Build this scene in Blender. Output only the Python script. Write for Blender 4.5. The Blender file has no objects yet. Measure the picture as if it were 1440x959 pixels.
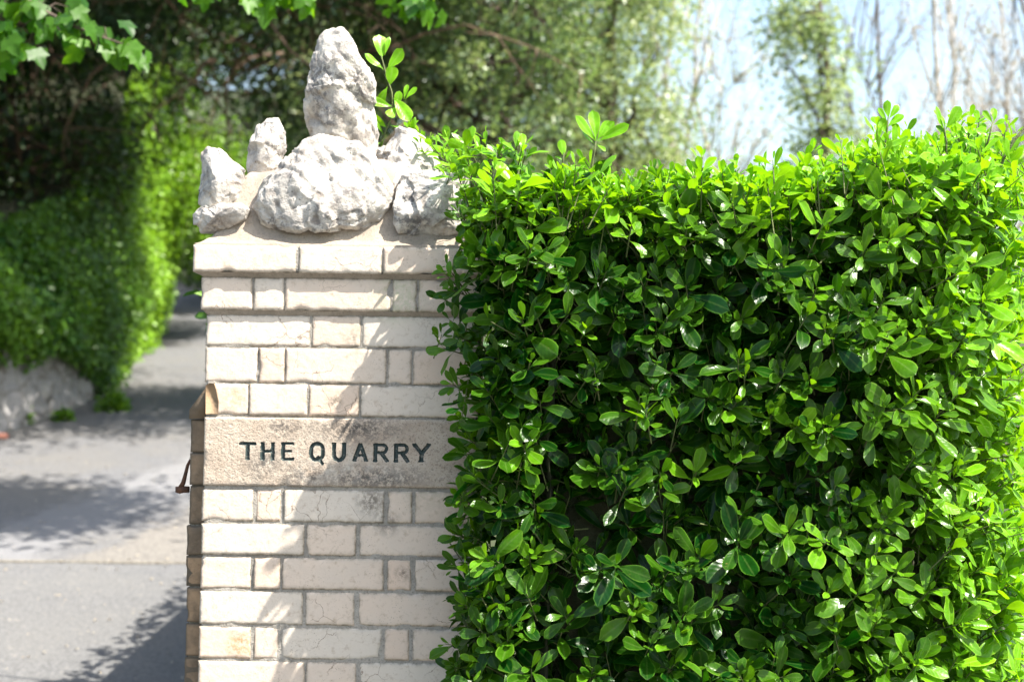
import bpy, math, random
import numpy as np
from mathutils import Vector, Matrix, Euler, noise as mnoise

R = math.radians
sc = bpy.context.scene
col = sc.collection

# ------------------------------------------------------------------ camera
PITCH, ROLL, EYE = R(2.7), R(0.7), 1.6
cam_d = bpy.data.cameras.new('camera')
cam = bpy.data.objects.new('camera', cam_d)
col.objects.link(cam)
cam_d.sensor_width = 36.0
cam_d.lens = 50.0
cam_d.clip_end = 2000.0
CM = Matrix.Translation((0, 0, EYE)) @ Matrix.Rotation(R(90) + PITCH, 4, 'X') @ Matrix.Rotation(ROLL, 4, 'Z')
cam.matrix_world = CM
cam_d.dof.use_dof = True
cam_d.dof.focus_distance = 2.92
cam_d.dof.aperture_fstop = 3.7
cam_d.dof.aperture_blades = 0
sc.camera = cam

# ------------------------------------------------------------------ light
SUN = Vector((0.56, -0.335, 1.0)).normalized()          # towards the sun
w = bpy.data.worlds.new("World"); sc.world = w; w.use_nodes = True
wn = w.node_tree
sky = wn.nodes.new('ShaderNodeTexSky'); sky.sky_type = 'NISHITA'
sky.sun_disc = False
sky.sun_elevation = math.asin(SUN.z)
sky.sun_rotation = math.atan2(SUN.x, SUN.y)
sky.altitude = 50; sky.air_density = 1.4; sky.dust_density = 2.5; sky.ozone_density = 0.5
wn.links.new(sky.outputs[0], wn.nodes['Background'].inputs[0])
wn.nodes['Background'].inputs[1].default_value = 0.115
sun_d = bpy.data.lights.new('sun', 'SUN'); sun_d.energy = 4.9; sun_d.angle = R(0.5)
sun_d.color = (1.0, 0.94, 0.85)
sun_o = bpy.data.objects.new('sun', sun_d); col.objects.link(sun_o)
sun_o.rotation_euler = (-SUN).to_track_quat('-Z', 'Y').to_euler()
sc.view_settings.view_transform = 'Standard'
sc.view_settings.look = 'None'
sc.view_settings.gamma = 1.0
sc.view_settings.use_curve_mapping = False
sc.view_settings.exposure = 1.60
sc.cycles.max_bounces = 7
sc.cycles.diffuse_bounces = 4
sc.cycles.glossy_bounces = 3
sc.cycles.transmission_bounces = 5
sc.cycles.transparent_max_bounces = 4
sc.cycles.sample_clamp_indirect = 6.0

# ------------------------------------------------------------------ helpers
C3 = CM.to_3x3()
def ray(px, py):
    d = C3 @ Vector((px - 720.0, -(py - 479.5), -2000.0))
    return d / d.y
def P(px, py, Y):
    """point at distance Y seen at that place of the 1440 px wide photograph"""
    d = ray(px, py)
    return Vector((0, 0, EYE)) + d * Y
def zroad(y):
    if y < 3: return 0.0
    if y < 18: return .12 * (y - 3)
    if y < 45: return 1.8 + .16 * (y - 18)
    return 6.12 + .03 * (y - 45)
def G(px, py):
    d = ray(px, py); Y = 3.0
    while Y < 80 and EYE + d.z * Y > zroad(Y): Y += .02
    return Vector((d.x * Y, Y, zroad(Y)))

def link(name, me, mat=None, parent=None):
    o = bpy.data.objects.new(name, me); col.objects.link(o)
    if mat is not None: me.materials.append(mat)
    if parent is not None: o.parent = parent
    return o
def tag(o, label=None, cat=None, group=None, kind=None):
    if label: o['label'] = label
    if cat: o['category'] = cat
    if group: o['group'] = group
    if kind: o['kind'] = kind
    return o
def empty(name, loc, label, cat, group=None):
    o = bpy.data.objects.new(name, None); col.objects.link(o)
    o.location = loc; o.empty_display_size = .1
    bpy.context.view_layer.update()
    return tag(o, label, cat, group)

def npmesh(name, V, F, attrs=None, smooth=True):
    """V (n,3); F list of int arrays (m,k)"""
    me = bpy.data.meshes.new(name)
    V = np.asarray(V, np.float32)
    if not isinstance(F, (list, tuple)): F = [F]
    F = [np.asarray(f, np.int32) for f in F if len(f)]
    loops = np.concatenate([f.ravel() for f in F])
    sizes = np.concatenate([np.full(len(f), f.shape[1], np.int32) for f in F])
    starts = np.concatenate([[0], np.cumsum(sizes)[:-1]]).astype(np.int32)
    me.vertices.add(len(V)); me.vertices.foreach_set('co', V.ravel())
    me.loops.add(len(loops)); me.loops.foreach_set('vertex_index', loops)
    me.polygons.add(len(sizes)); me.polygons.foreach_set('loop_start', starts)
    if smooth: me.polygons.foreach_set('use_smooth', np.ones(len(sizes), bool))
    for k, a in (attrs or {}).items():
        at = me.attributes.new(k, 'FLOAT', 'POINT')
        at.data.foreach_set('value', np.asarray(a, np.float32))
    me.update(calc_edges=True)
    return me

class MB:
    """collects pieces of one mesh"""
    def __init__(s): s.V = []; s.F = {}; s.A = {}; s.n = 0
    def add(s, V, F, **attrs):
        V = np.asarray(V, float); s.V.append(V)
        for f in (F if isinstance(F, list) else [F]):
            f = np.asarray(f)
            if len(f): s.F.setdefault(f.shape[1], []).append(f + s.n)
        for k, a in attrs.items():
            s.A.setdefault(k, []).append(np.broadcast_to(np.asarray(a, float), (len(V),)).copy())
        s.n += len(V)
    def build(s, name, mat, parent=None, smooth=True, loc=None):
        V = np.concatenate(s.V)
        F = [np.concatenate(f) for f in s.F.values()]
        A = {k: np.concatenate(a) for k, a in s.A.items()}
        off = Vector((0, 0, 0))
        if parent is not None: off = parent.matrix_world.translation.copy()
        elif loc is not None: off = Vector(loc)
        me = npmesh(name, V - np.array(off), F, A, smooth)
        o = link(name, me, mat, parent)
        if parent is None and loc is not None: o.location = loc
        return o

def nvec(a): return a / np.maximum(np.linalg.norm(a, axis=-1, keepdims=True), 1e-9)

def tube(mb, pts, radii, k=6, **attrs):
    pts = np.asarray(pts, float); radii = np.asarray(radii, float)
    T = nvec(np.gradient(pts, axis=0))
    ref = np.array([0.31, 0.17, 0.93]) if abs(T[0, 2]) < .8 else np.array([0.93, 0.31, 0.1])
    U = nvec(np.cross(T, ref)); W = np.cross(T, U)
    a = np.linspace(0, 2 * np.pi, k, endpoint=False)
    V = pts[:, None] + radii[:, None, None] * (np.cos(a)[None, :, None] * U[:, None] + np.sin(a)[None, :, None] * W[:, None])
    V = V.reshape(-1, 3); n = len(pts)
    i = np.arange(n - 1)[:, None] * k; j = np.arange(k)[None, :]; j2 = (j + 1) % k
    Q = np.stack([i + j, i + j2, i + k + j2, i + k + j], -1).reshape(-1, 4)
    caps = np.array([list(range(k))[::-1], [(n - 1) * k + q for q in range(k)]])
    mb.add(V, [Q, caps], **attrs)

# ------------------------------------------------------------------ materials
class NT:
    def __init__(s, name):
        s.m = bpy.data.materials.new(name); s.m.use_nodes = True
        s.t = s.m.node_tree; s.b = s.t.nodes['Principled BSDF']; s.out = s.t.nodes['Material Output']
    def n(s, typ, **kw):
        nd = s.t.nodes.new(typ)
        for k, v in kw.items():
            if k.startswith('i_'):
                key = k[2:]; key = int(key) if key.isdigit() else key.replace('_', ' ')
                nd.inputs[key].default_value = v
            else: setattr(nd, k, v)
        return nd
    def l(s, a, b): s.t.links.new(a, b)
    def obj(s): return s.n('ShaderNodeNewGeometry').outputs['Position']
    def noise(s, scale, detail=5, rough=.6, vec=None, dist=0):
        nd = s.n('ShaderNodeTexNoise'); nd.inputs['Scale'].default_value = scale
        nd.inputs['Detail'].default_value = detail; nd.inputs['Roughness'].default_value = rough
        nd.inputs['Distortion'].default_value = dist
        s.l(vec if vec is not None else s.obj(), nd.inputs['Vector']); return nd.outputs['Fac']
    def voro(s, scale, feature='F1', vec=None):
        nd = s.n('ShaderNodeTexVoronoi'); nd.feature = feature; nd.inputs['Scale'].default_value = scale
        s.l(vec if vec is not None else s.obj(), nd.inputs['Vector']); return nd.outputs['Distance']
    def ramp(s, fac, stops):
        nd = s.n('ShaderNodeValToRGB'); e = nd.color_ramp.elements
        while len(e) < len(stops): e.new(.5)
        for el, (p, c) in zip(e, stops):
            el.position = p; el.color = (c, c, c, 1) if isinstance(c, (int, float)) else (*c, 1)
        s.l(fac, nd.inputs[0]); return nd.outputs[0]
    def mix(s, fac, a, b, mode='MIX'):
        nd = s.n('ShaderNodeMix'); nd.data_type = 'RGBA'; nd.blend_type = mode
        for v, i in ((fac, 0), (a, 6), (b, 7)):
            if isinstance(v, (int, float)): nd.inputs[i].default_value = v
            elif isinstance(v, tuple): nd.inputs[i].default_value = (*v, 1)
            else: s.l(v, nd.inputs[i])
        return nd.outputs[2]
    def math(s, op, a, b=0.0, clamp=False):
        nd = s.n('ShaderNodeMath'); nd.operation = op; nd.use_clamp = clamp
        for v, i in ((a, 0), (b, 1)):
            if isinstance(v, (int, float)): nd.inputs[i].default_value = v
            else: s.l(v, nd.inputs[i])
        return nd.outputs[0]
    def attr(s, name):
        nd = s.n('ShaderNodeAttribute'); nd.attribute_name = name; return nd.outputs['Fac']
    def bump(s, h, strength, dist, prev=None):
        nd = s.n('ShaderNodeBump'); nd.inputs['Strength'].default_value = strength
        nd.inputs['Distance'].default_value = dist; s.l(h, nd.inputs['Height'])
        if prev is not None: s.l(prev, nd.inputs['Normal'])
        return nd.outputs[0]
    def near(s, p, r0, r1, sy=1.0):
        """1 within r0 of point p, 0 beyond r1 (a blotch with its own place)"""
        nd = s.n('ShaderNodeVectorMath'); nd.operation = 'SUBTRACT'
        s.l(s.obj(), nd.inputs[0]); nd.inputs[1].default_value = p
        sc_ = s.n('ShaderNodeVectorMath'); sc_.operation = 'MULTIPLY'; s.l(nd.outputs[0], sc_.inputs[0])
        sc_.inputs[1].default_value = (1, 0, sy)
        ln = s.n('ShaderNodeVectorMath'); ln.operation = 'LENGTH'; s.l(sc_.outputs[0], ln.inputs[0])
        mr = s.n('ShaderNodeMapRange'); mr.inputs['From Min'].default_value = r0; mr.inputs['From Max'].default_value = r1
        mr.inputs['To Min'].default_value = 1; mr.inputs['To Max'].default_value = 0
        s.l(ln.outputs['Value'], mr.inputs['Value']); return mr.outputs[0]

def leaf_mat(name, old, young, trans_old, trans_young, rough=.35, tl=.35, spec=.5, vein=.25):
    m = NT(name)
    t = m.attr('tint')
    c = m.mix(t, old, young); tc = m.mix(t, trans_old, trans_young)
    nz = m.ramp(m.noise(60, 3), [(.3, .75), (.7, 1.2)])
    c = m.mix(1.0, c, nz, 'MULTIPLY')
    if vein:
        sp_ = m.math('MULTIPLY', m.ramp(m.noise(75, 4, .7), [(.67, 0.0), (.73, .75)]), m.ramp(m.noise(7, 2), [(.42, 0), (.55, 1)]))
        c = m.mix(sp_, c, (.20, .15, .05))
        u = m.math('ABSOLUTE', m.attr('lu'))
        mid = m.ramp(u, [(0, 1.0), (.07, 1.0), (.14, 0.0)])
        rim_glow = m.ramp(u, [(.80, 0.0), (.96, 1.0)])  # glow of lit leaf edges, painted as a paler margin
        pale = m.mix(t, (.16, .26, .06), (.45, .55, .2))
        c = m.mix(m.math('MULTIPLY', mid, vein), c, pale)
        c = m.mix(m.math('MULTIPLY', rim_glow, vein * 3.2), c, m.mix(t, (.10, .26, .02), (.46, .66, .08)))
        # side veins, a faint relief
        lv = m.attr('lv')
        s1 = m.math('SINE', m.math('ADD', m.math('MULTIPLY', lv, 52.0), m.math('MULTIPLY', u, -9.0)))
        b = m.bump(m.math('ADD', m.math('MULTIPLY', s1, .3), m.noise(160, 2)), .12, .002)
        m.l(b, m.b.inputs['Normal'])
    m.l(c, m.b.inputs['Base Color'])
    m.b.inputs['Roughness'].default_value = rough
    m.b.inputs['Specular IOR Level'].default_value = spec
    tr = m.n('ShaderNodeBsdfTranslucent'); m.l(tc, tr.inputs[0])
    mx = m.n('ShaderNodeMixShader'); mx.inputs[0].default_value = tl
    m.l(m.b.outputs[0], mx.inputs[1]); m.l(tr.outputs[0], mx.inputs[2]); m.l(mx.outputs[0], m.out.inputs[0])
    return m.m

M = {}
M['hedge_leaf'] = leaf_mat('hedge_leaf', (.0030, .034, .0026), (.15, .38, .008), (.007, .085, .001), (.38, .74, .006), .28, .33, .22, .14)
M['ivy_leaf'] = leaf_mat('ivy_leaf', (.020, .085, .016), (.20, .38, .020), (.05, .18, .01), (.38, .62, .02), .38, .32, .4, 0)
M['oak_leaf'] = leaf_mat('oak_leaf', (.09, .15, .085), (.38, .48, .17), (.20, .32, .07), (.62, .70, .26), .30, .40, .6, 0)
M['yew_leaf'] = leaf_mat('yew_leaf', (.018, .045, .012), (.10, .16, .02), (.03, .08, .006), (.20, .36, .02), .45, .25, .4, 0)
M['maple_leaf'] = leaf_mat('maple_leaf', (.022, .085, .008), (.11, .27, .012), (.08, .26, .005), (.30, .54, .01), .45, .5, .35, 0)
M['bud_leaf'] = leaf_mat('bud_leaf', (.42, .30, .22), (.42, .48, .24), (.25, .16, .08), (.35, .42, .15), .6, .4, .2, 0)

def bark(name, a, b):
    m = NT(name)
    f = m.noise(14, 6, .65)
    m.l(m.mix(m.ramp(f, [(.35, 0), (.65, 1)]), a, b), m.b.inputs['Base Color'])
    m.b.inputs['Roughness'].default_value = .85
    m.l(m.bump(f, .6, .02), m.b.inputs['Normal'])
    return m.m
M['bark_dark'] = bark('bark_dark', (.05, .035, .025), (.13, .095, .07))
M['bark_brown'] = bark('bark_brown', (.06, .038, .025), (.17, .105, .065))
M['bark_pale'] = bark('bark_pale', (.30, .26, .22), (.62, .57, .50))
M['bark_green'] = bark('bark_green', (.06, .075, .025), (.13, .15, .05))

def brick_mat():
    m = NT('cream_brick')
    t = m.attr('tint'); s = m.attr('stain')
    c = m.mix(t, (.60, .53, .445), (.64, .485, .37))
    n1 = m.noise(9, 6, .65)
    c = m.mix(m.ramp(n1, [(.42, 0.0), (.70, .45)]), c, (.54, .48, .41))
    n2 = m.noise(70, 5, .7)
    c = m.mix(m.ramp(n2, [(.54, 0.0), (.70, .6)]), c, (.36, .27, .19))
    sp = m.voro(210)
    n3 = m.noise(16, 4, .6)
    specks = m.math('MULTIPLY', m.ramp(sp, [(.10, 1.0), (.22, 0.0)]), m.ramp(n3, [(.50, 0.0), (.62, .8)]))
    c = m.mix(specks, c, (.16, .12, .09))
    # hairline crazing
    vd = m.n('ShaderNodeTexVoronoi'); vd.feature = 'DISTANCE_TO_EDGE'; vd.inputs['Scale'].default_value = 17
    wv = m.n('ShaderNodeVectorMath'); wv.operation = 'ADD'
    nd = m.n('ShaderNodeTexNoise'); nd.inputs['Scale'].default_value = 22; nd.inputs['Detail'].default_value = 4
    m.l(m.obj(), nd.inputs['Vector'])
    sca = m.n('ShaderNodeVectorMath'); sca.operation = 'SCALE'; sca.inputs['Scale'].default_value = .06
    m.l(nd.outputs['Color'], sca.inputs[0]); m.l(sca.outputs[0], wv.inputs[0]); m.l(m.obj(), wv.inputs[1])
    m.l(wv.outputs[0], vd.inputs['Vector'])
    crack = m.math('MULTIPLY', m.ramp(vd.outputs['Distance'], [(.004, 1.0), (.016, 0.0)]), m.ramp(m.noise(6, 2), [(.53, 0), (.60, .8)]))
    c = m.mix(crack, c, (.20, .14, .10))
    # edges gather dirt and moss
    c = m.mix(m.math('MULTIPLY', s, m.ramp(m.noise(60, 4), [(.36, 0.0), (.62, .95)])), c, (.17, .15, .11))
    # blotches of their own place
    for (px, py, r0, r1, colr, k) in ((522, 705, .005, .042, (.10, .08, .06), .9), (545, 735, .004, .035, (.12, .10, .08), .85),
                                  (566, 806, .003, .022, (.16, .12, .09), .8), (338, 905, .008, .040, (.42, .25, .10), .9),
                                  (500, 480, .006, .035, (.20, .18, .14), .7), (330, 560, .012, .034, (.45, .30, .16), .6),
                                  (470, 565, .006, .022, (.14, .12, .09), .9), (392, 318, .01, .04, (.5, .3, .15), .3),
                                  (560, 420, .01, .07, (.34, .38, .22), .55), (610, 660, .02, .12, (.34, .30, .2), .5)):
        p = P(px, py, 3.0)
        f = m.math('MULTIPLY', m.near(tuple(p), r0, r1), m.ramp(m.noise(85, 5, .7), [(.40, 0.0), (.56, k)]))
        c = m.mix(f, c, colr)
    m.l(c, m.b.inputs['Base Color'])
    m.b.inputs['Roughness'].default_value = .8
    b = m.bump(m.noise(45, 8, .7), .35, .006)
    b = m.bump(n2, .3, .002, b)
    b = m.bump(crack, -.6, .002, b)
    m.l(b, m.b.inputs['Normal'])
    return m.m
M['brick'] = brick_mat()

def shade_brick():
    m = NT('weathered_brick')
    t = m.attr('tint'); s = m.attr('stain')
    c = m.mix(t, (.20, .145, .095), (.36, .24, .14))
    n1 = m.noise(25, 7, .7)
    c = m.mix(m.ramp(n1, [(.4, 0.0), (.7, .8)]), c, (.08, .06, .04))
    c = m.mix(m.math('MULTIPLY', s, .8), c, (.09, .075, .055))
    m.l(c, m.b.inputs['Base Color']); m.b.inputs['Roughness'].default_value = .85
    m.l(m.bump(n1, .6, .006), m.b.inputs['Normal'])
    return m.m
M['brick_worn'] = shade_brick()

def mortar_mat(name, a, b, dark, bumpd=.004):
    m = NT(name)
    n1 = m.noise(30, 7, .7); n2 = m.noise(220, 4, .7); n3 = m.noise(5, 4)
    c = m.mix(m.ramp(n1, [(.35, 0), (.65, 1)]), a, b)
    c = m.mix(m.ramp(n2, [(.52, 0.0), (.68, .7)]), c, dark)
    c = m.mix(m.ramp(n3, [(.45, 0.0), (.7, .5)]), c, dark)
    m.l(c, m.b.inputs['Base Color']); m.b.inputs['Roughness'].default_value = .9
    b1 = m.bump(n1, .5, bumpd * 2); b1 = m.bump(n2, .7, bumpd, b1)
    m.l(b1, m.b.inputs['Normal'])
    return m.m
M['mortar'] = mortar_mat('grey_mortar', (.40, .37, .32), (.27, .245, .21), (.11, .10, .085))
M['render'] = mortar_mat('sand_cement', (.37, .31, .245), (.28, .235, .185), (.17, .14, .11), .002)

def stone_mat():
    m = NT('name_stone')
    n1 = m.noise(14, 6, .7); n2 = m.noise(250, 4, .7); n3 = m.noise(110, 6, .75)
    c = m.mix(m.ramp(n1, [(.38, 0), (.66, 1)]), (.51, .43, .345), (.40, .315, .24))
    c = m.mix(m.ramp(n2, [(.53, 0.0), (.63, .62)]), c, (.14, .11, .085))
    grime = None
    for (px, py, r0, r1, sy) in ((500, 602, .02, .13, 3.2), (400, 600, .005, .05, 1.5), (520, 672, .03, .16, 4.2), (372, 652, .005, .06, 1.4),
                                 (430, 668, .01, .09, 2.6), (450, 690, .10, .30, 18.0)):
        g = m.near(tuple(P(px, py, 3.0)), r0, r1, sy)
        grime = g if grime is None else m.math('MAXIMUM', grime, g)
    f = m.math('MULTIPLY', grime, m.ramp(n3, [(.42, 0.0), (.54, .92)]))
    c = m.mix(f, c, (.075, .066, .058))
    wh = m.math('MULTIPLY', m.near(tuple(P(470, 655, 3.0)), .03, .2, 3.0), m.ramp(m.noise(40, 5), [(.45, 0), (.65, .5)]))
    c = m.mix(wh, c, (.58, .54, .47))
    m.l(c, m.b.inputs['Base Color']); m.b.inputs['Roughness'].default_value = .88
    b = m.bump(n3, .5, .003); b = m.bump(n2, .8, .002, b)
    m.l(b, m.b.inputs['Normal'])
    return m.m
M['stone'] = stone_mat()
def paint_mat():
    m = NT('letter_paint')
    c = m.mix(m.ramp(m.noise(180, 4), [(.54, 0), (.70, .75)]), (.020, .036, .034), (.24, .22, .18))
    m.l(c, m.b.inputs['Base Color']); m.b.inputs['Roughness'].default_value = .7
    return m.m
M['paint'] = paint_mat()

def rock_mat():
    m = NT('white_limestone')
    n1 = m.noise(16, 8, .72, dist=.8); n2 = m.noise(60, 6, .7); v = m.voro(95)
    mk = m.attr('pit')
    c = m.mix(m.ramp(n1, [(.38, 0), (.60, 1)]), (.66, .615, .545), (.36, .335, .305))  # grey mottling, with some shadow structure put into the colour
    c = m.mix(m.ramp(m.noise(7, 4), [(.62, 0.0), (.72, .55)]), c, (.55, .36, .22))
    sp = m.math('MULTIPLY', m.ramp(n2, [(.47, 0.0), (.58, .9)]), m.ramp(m.noise(12, 4), [(.46, 0.0), (.60, 1.0)]))
    c = m.mix(sp, c, (.13, .125, .125))
    sp2 = m.math('MULTIPLY', m.ramp(v, [(.12, 1.0), (.26, 0.0)]), m.ramp(m.noise(22, 3), [(.5, 0.0), (.56, .8)]))
    c = m.mix(sp2, c, (.12, .11, .10))
    c = m.mix(m.math('MULTIPLY', mk, .85), c, (.20, .17, .145))
    m.l(c, m.b.inputs['Base Color']); m.b.inputs['Roughness'].default_value = .78
    b = m.bump(n1, .3, .008); b = m.bump(n2, .8, .006, b); b = m.bump(m.noise(150, 4, .7), .6, .003, b)
    m.l(b, m.b.inputs['Normal'])
    return m.m
M['rock'] = rock_mat()

def simple(name, a, b, scale=20, rough=.8, bumpd=.01, bs=.5, metallic=0):
    m = NT(name); f = m.noise(scale, 6, .68)
    m.l(m.mix(m.ramp(f, [(.35, 0), (.65, 1)]), a, b), m.b.inputs['Base Color'])
    m.b.inputs['Roughness'].default_value = rough; m.b.inputs['Metallic'].default_value = metallic
    m.l(m.bump(f, bs, bumpd), m.b.inputs['Normal'])
    return m.m
M['rust'] = simple('rusty_iron', (.05, .025, .015), (.14, .06, .03), 90, .8, .002)
M['soil'] = simple('soil', (.030, .028, .014), (.035, .055, .015), 4, .95, .05)
M['inner'] = simple('dark_core', (.020, .030, .010), (.045, .045, .022), 40, .95, .03)  # dark fill of the solid cores behind the leaves

def asphalt(name, base, spread, patch, verge=False):
    m = NT(name)
    n1 = m.noise(60, 5, .8); n2 = m.noise(.9, 7, .65); n3 = m.noise(17, 5, .75)
    c = m.mix(m.ramp(n1, [(.40, 0), (.60, 1)]), base, spread)
    c = m.mix(m.ramp(n2, [(.42, 0.0), (.66, .6)]), c, patch)
    c = m.mix(m.ramp(n3, [(.60, 0.0), (.70, .6)]), c, (.34, .31, .26))
    if verge:
        sep = m.n('ShaderNodeSeparateXYZ'); m.l(m.obj(), sep.inputs[0]); x, y = sep.outputs[0], sep.outputs[1]
        # gravelly strip along the pillar side, boundary x = -2.65 + .19 (y - 8.45), ragged
        e = m.math('SUBTRACT', x, m.math('ADD', m.math('MULTIPLY', y, .19), -2.65 - .19 * 8.45))
        e = m.math('ADD', e, m.math('MULTIPLY', m.math('SUBTRACT', m.noise(3.5, 6, .75), .5), 1.1))
        g = m.mix(m.ramp(m.noise(55, 4, .8), [(.38, 0), (.62, 1)]), (.075, .068, .060), (.26, .24, .21))
        c = m.mix(m.ramp(e, [(.0, 0.0), (.18, .85)]), c, g)
        # smoother, paler resurfaced strip beside it
        q = m.math('ABSOLUTE', m.math('ADD', e, .55))
        c = m.mix(m.ramp(q, [(.28, .55), (.40, 0.0)]), c, (.20, .20, .205))
    m.l(c, m.b.inputs['Base Color']); m.b.inputs['Roughness'].default_value = .85
    m.l(m.bump(n1, .6, .008), m.b.inputs['Normal'])
    return m.m
M['drive'] = asphalt('old_asphalt', (.055, .057, .062), (.175, .176, .182), (.14, .132, .118), True)
M['pave'] = asphalt('pavement_asphalt', (.060, .061, .063), (.175, .175, .176), (.14, .138, .132))
M['gravel'] = asphalt('gravelly', (.07, .062, .05), (.26, .235, .19), (.19, .175, .145))
M['track'] = asphalt('worn_track', (.11, .11, .112), (.24, .24, .245), (.18, .175, .17))
def wallstone():
    m = NT('rubble_wall')
    v = m.n('ShaderNodeTexVoronoi'); v.feature = 'DISTANCE_TO_EDGE'; v.inputs['Scale'].default_value = 3.2
    nv = m.n('ShaderNodeTexNoise'); nv.inputs['Scale'].default_value = 4; m.l(m.obj(), nv.inputs['Vector'])
    ad = m.n('ShaderNodeVectorMath'); ad.operation = 'ADD'; m.l(m.obj(), ad.inputs[0])
    s = m.n('ShaderNodeVectorMath'); s.operation = 'SCALE'; s.inputs['Scale'].default_value = .25
    m.l(nv.outputs['Color'], s.inputs[0]); m.l(s.outputs[0], ad.inputs[1]); m.l(ad.outputs[0], v.inputs['Vector'])
    j = m.ramp(v.outputs['Distance'], [(.01, 1.0), (.06, 0.0)])
    n1 = m.noise(6, 6, .7)
    c = m.mix(m.ramp(n1, [(.35, 0), (.65, 1)]), (.24, .235, .24), (.38, .36, .34))
    c = m.mix(m.ramp(m.noise(2.3, 4), [(.55, 0.0), (.68, .6)]), c, (.14, .15, .11))
    c = m.mix(m.math('MULTIPLY', j, .8), c, (.13, .11, .09))
    m.l(c, m.b.inputs['Base Color']); m.b.inputs['Roughness'].default_value = .9
    b = m.bump(j, -1.0, .04); b = m.bump(n1, .7, .05, b); m.l(b, m.b.inputs['Normal'])
    return m.m
M['wallstone'] = wallstone()
M['petal'] = simple('dry_petal', (.55, .50, .38), (.40, .30, .18), 8, .8, .001)
M['redbrick'] = simple('red_clay', (.34, .15, .11), (.26, .11, .08), 30, .85, .01)

# ------------------------------------------------------------------ ground
rng = np.random.default_rng(7)
def grid_faces(nr, nc):
    i = np.arange(nr - 1)[:, None] * nc; j = np.arange(nc - 1)[None, :]
    return np.stack([i + j, i + j + 1, i + nc + j + 1, i + nc + j], -1).reshape(-1, 4)
WALLX = [(-30, -5.1), (11, -4.98), (13.7, -4.9), (14.3, -4.85), (15.8, -4.83), (17.8, -4.98), (19.7, -5.42), (22.2, -5.62), (28, -7.0), (33, -8.2), (45, -12), (80, -25)]
def wallx(y): return float(np.interp(y, [a for a, b in WALLX], [b for a, b in WALLX]))
def zground(x, y):
    z = zroad(y)
    e = wallx(y) - .25
    if x < e: z += min(3.2, max(0, (e - x - .15)) * 1.4) + 1.0 * min(1, max(0, (e - x) / .2))
    if x > -.9 and y > 9: z += min(1.2, (x + .9) * .35) * min(1, (y - 9) / 4)
    if y > 36 and x < -3: z += min(9, (y - 36) * .35) * min(1, (-3 - x) / 6)
    return z
ys = np.concatenate([np.arange(-40, 3, 4.0), np.arange(3, 48, .5), np.array([50, 60, 75, 100, 150, 250, 400])])
xs = np.concatenate([[-400, -200, -90, -45, -30, -20, -15], np.arange(-13, 8, .25), [9, 11, 15, 20, 30, 60, 120, 250, 400]])
V = np.array([[x, y, zground(x, y)] for y in ys for x in xs])
o = link('ground', npmesh('ground', V, grid_faces(len(ys), len(xs))), M['soil']); tag(o, kind='structure')

def road(name, rows, lift, mat):
    """rows of (y, x0, x1)"""
    V = []
    yy = sorted(set([r[0] for r in rows] + [float(q) for q in np.arange(3, 48, .5) if rows[0][0] < q < rows[-1][0]]))
    for y in yy:
        a = np.interp(y, [r[0] for r in rows], [r[1] for r in rows]); b = np.interp(y, [r[0] for r in rows], [r[2] for r in rows])
        for t in (0, .5, 1): V.append((a + (b - a) * t, y, zroad(y) + lift))
    o = link(name, npmesh(name, V, grid_faces(len(yy), 3)), mat); tag(o, kind='structure'); return o
YJ = 8.45
road('driveway', [(YJ, -5.6, -.6)] + [(y, wallx(y), min(-1.0, wallx(y) + 5.0) if y > 20 else -.6 - max(0, y - 12) * .05) for y in np.arange(9, 36.5, 1.5)], .004, M['drive'])
road('pavement', [(-30.0, -40, 40), (2.0, -40, 40), (2.6, -5.75, -.4), (YJ, -5.65, -.6)], .004, M['pave'])
# raised seam across the drive
mb = MB()
pts = [(x, YJ + .01 * math.sin(x * 9), zroad(YJ) + .006) for x in np.arange(-5.5, -.6, .12)]
tube(mb, pts, [.011] * len(pts), 5)
o = mb.build('kerb_seam', M['gravel']); tag(o, kind='structure')

# fallen petals and grit on the tarmac
mb = MB()
N = 1300
yy = rng.uniform(6, 24, N); xx = rng.uniform(-5.2, -1.2, N)
for i in range(N):
    s = rng.uniform(.004, .014); a = rng.uniform(0, 6.28); z = zroad(yy[i]) + .014
    c, d = math.cos(a) * s, math.sin(a) * s
    V = [(xx[i] + c, yy[i] + d, z), (xx[i] - d * .6, yy[i] + c * .6, z + .004), (xx[i] - c, yy[i] - d, z), (xx[i] + d * .6, yy[i] - c * .6, z + .006)]
    mb.add(V, np.array([[0, 1, 2, 3]]))
o = mb.build('fallen_petals', M['petal'], loc=(-3, 12, 1.1)); tag(o, 'pale petals and grit scattered over the grey driveway', 'litter', kind='stuff')

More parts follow.
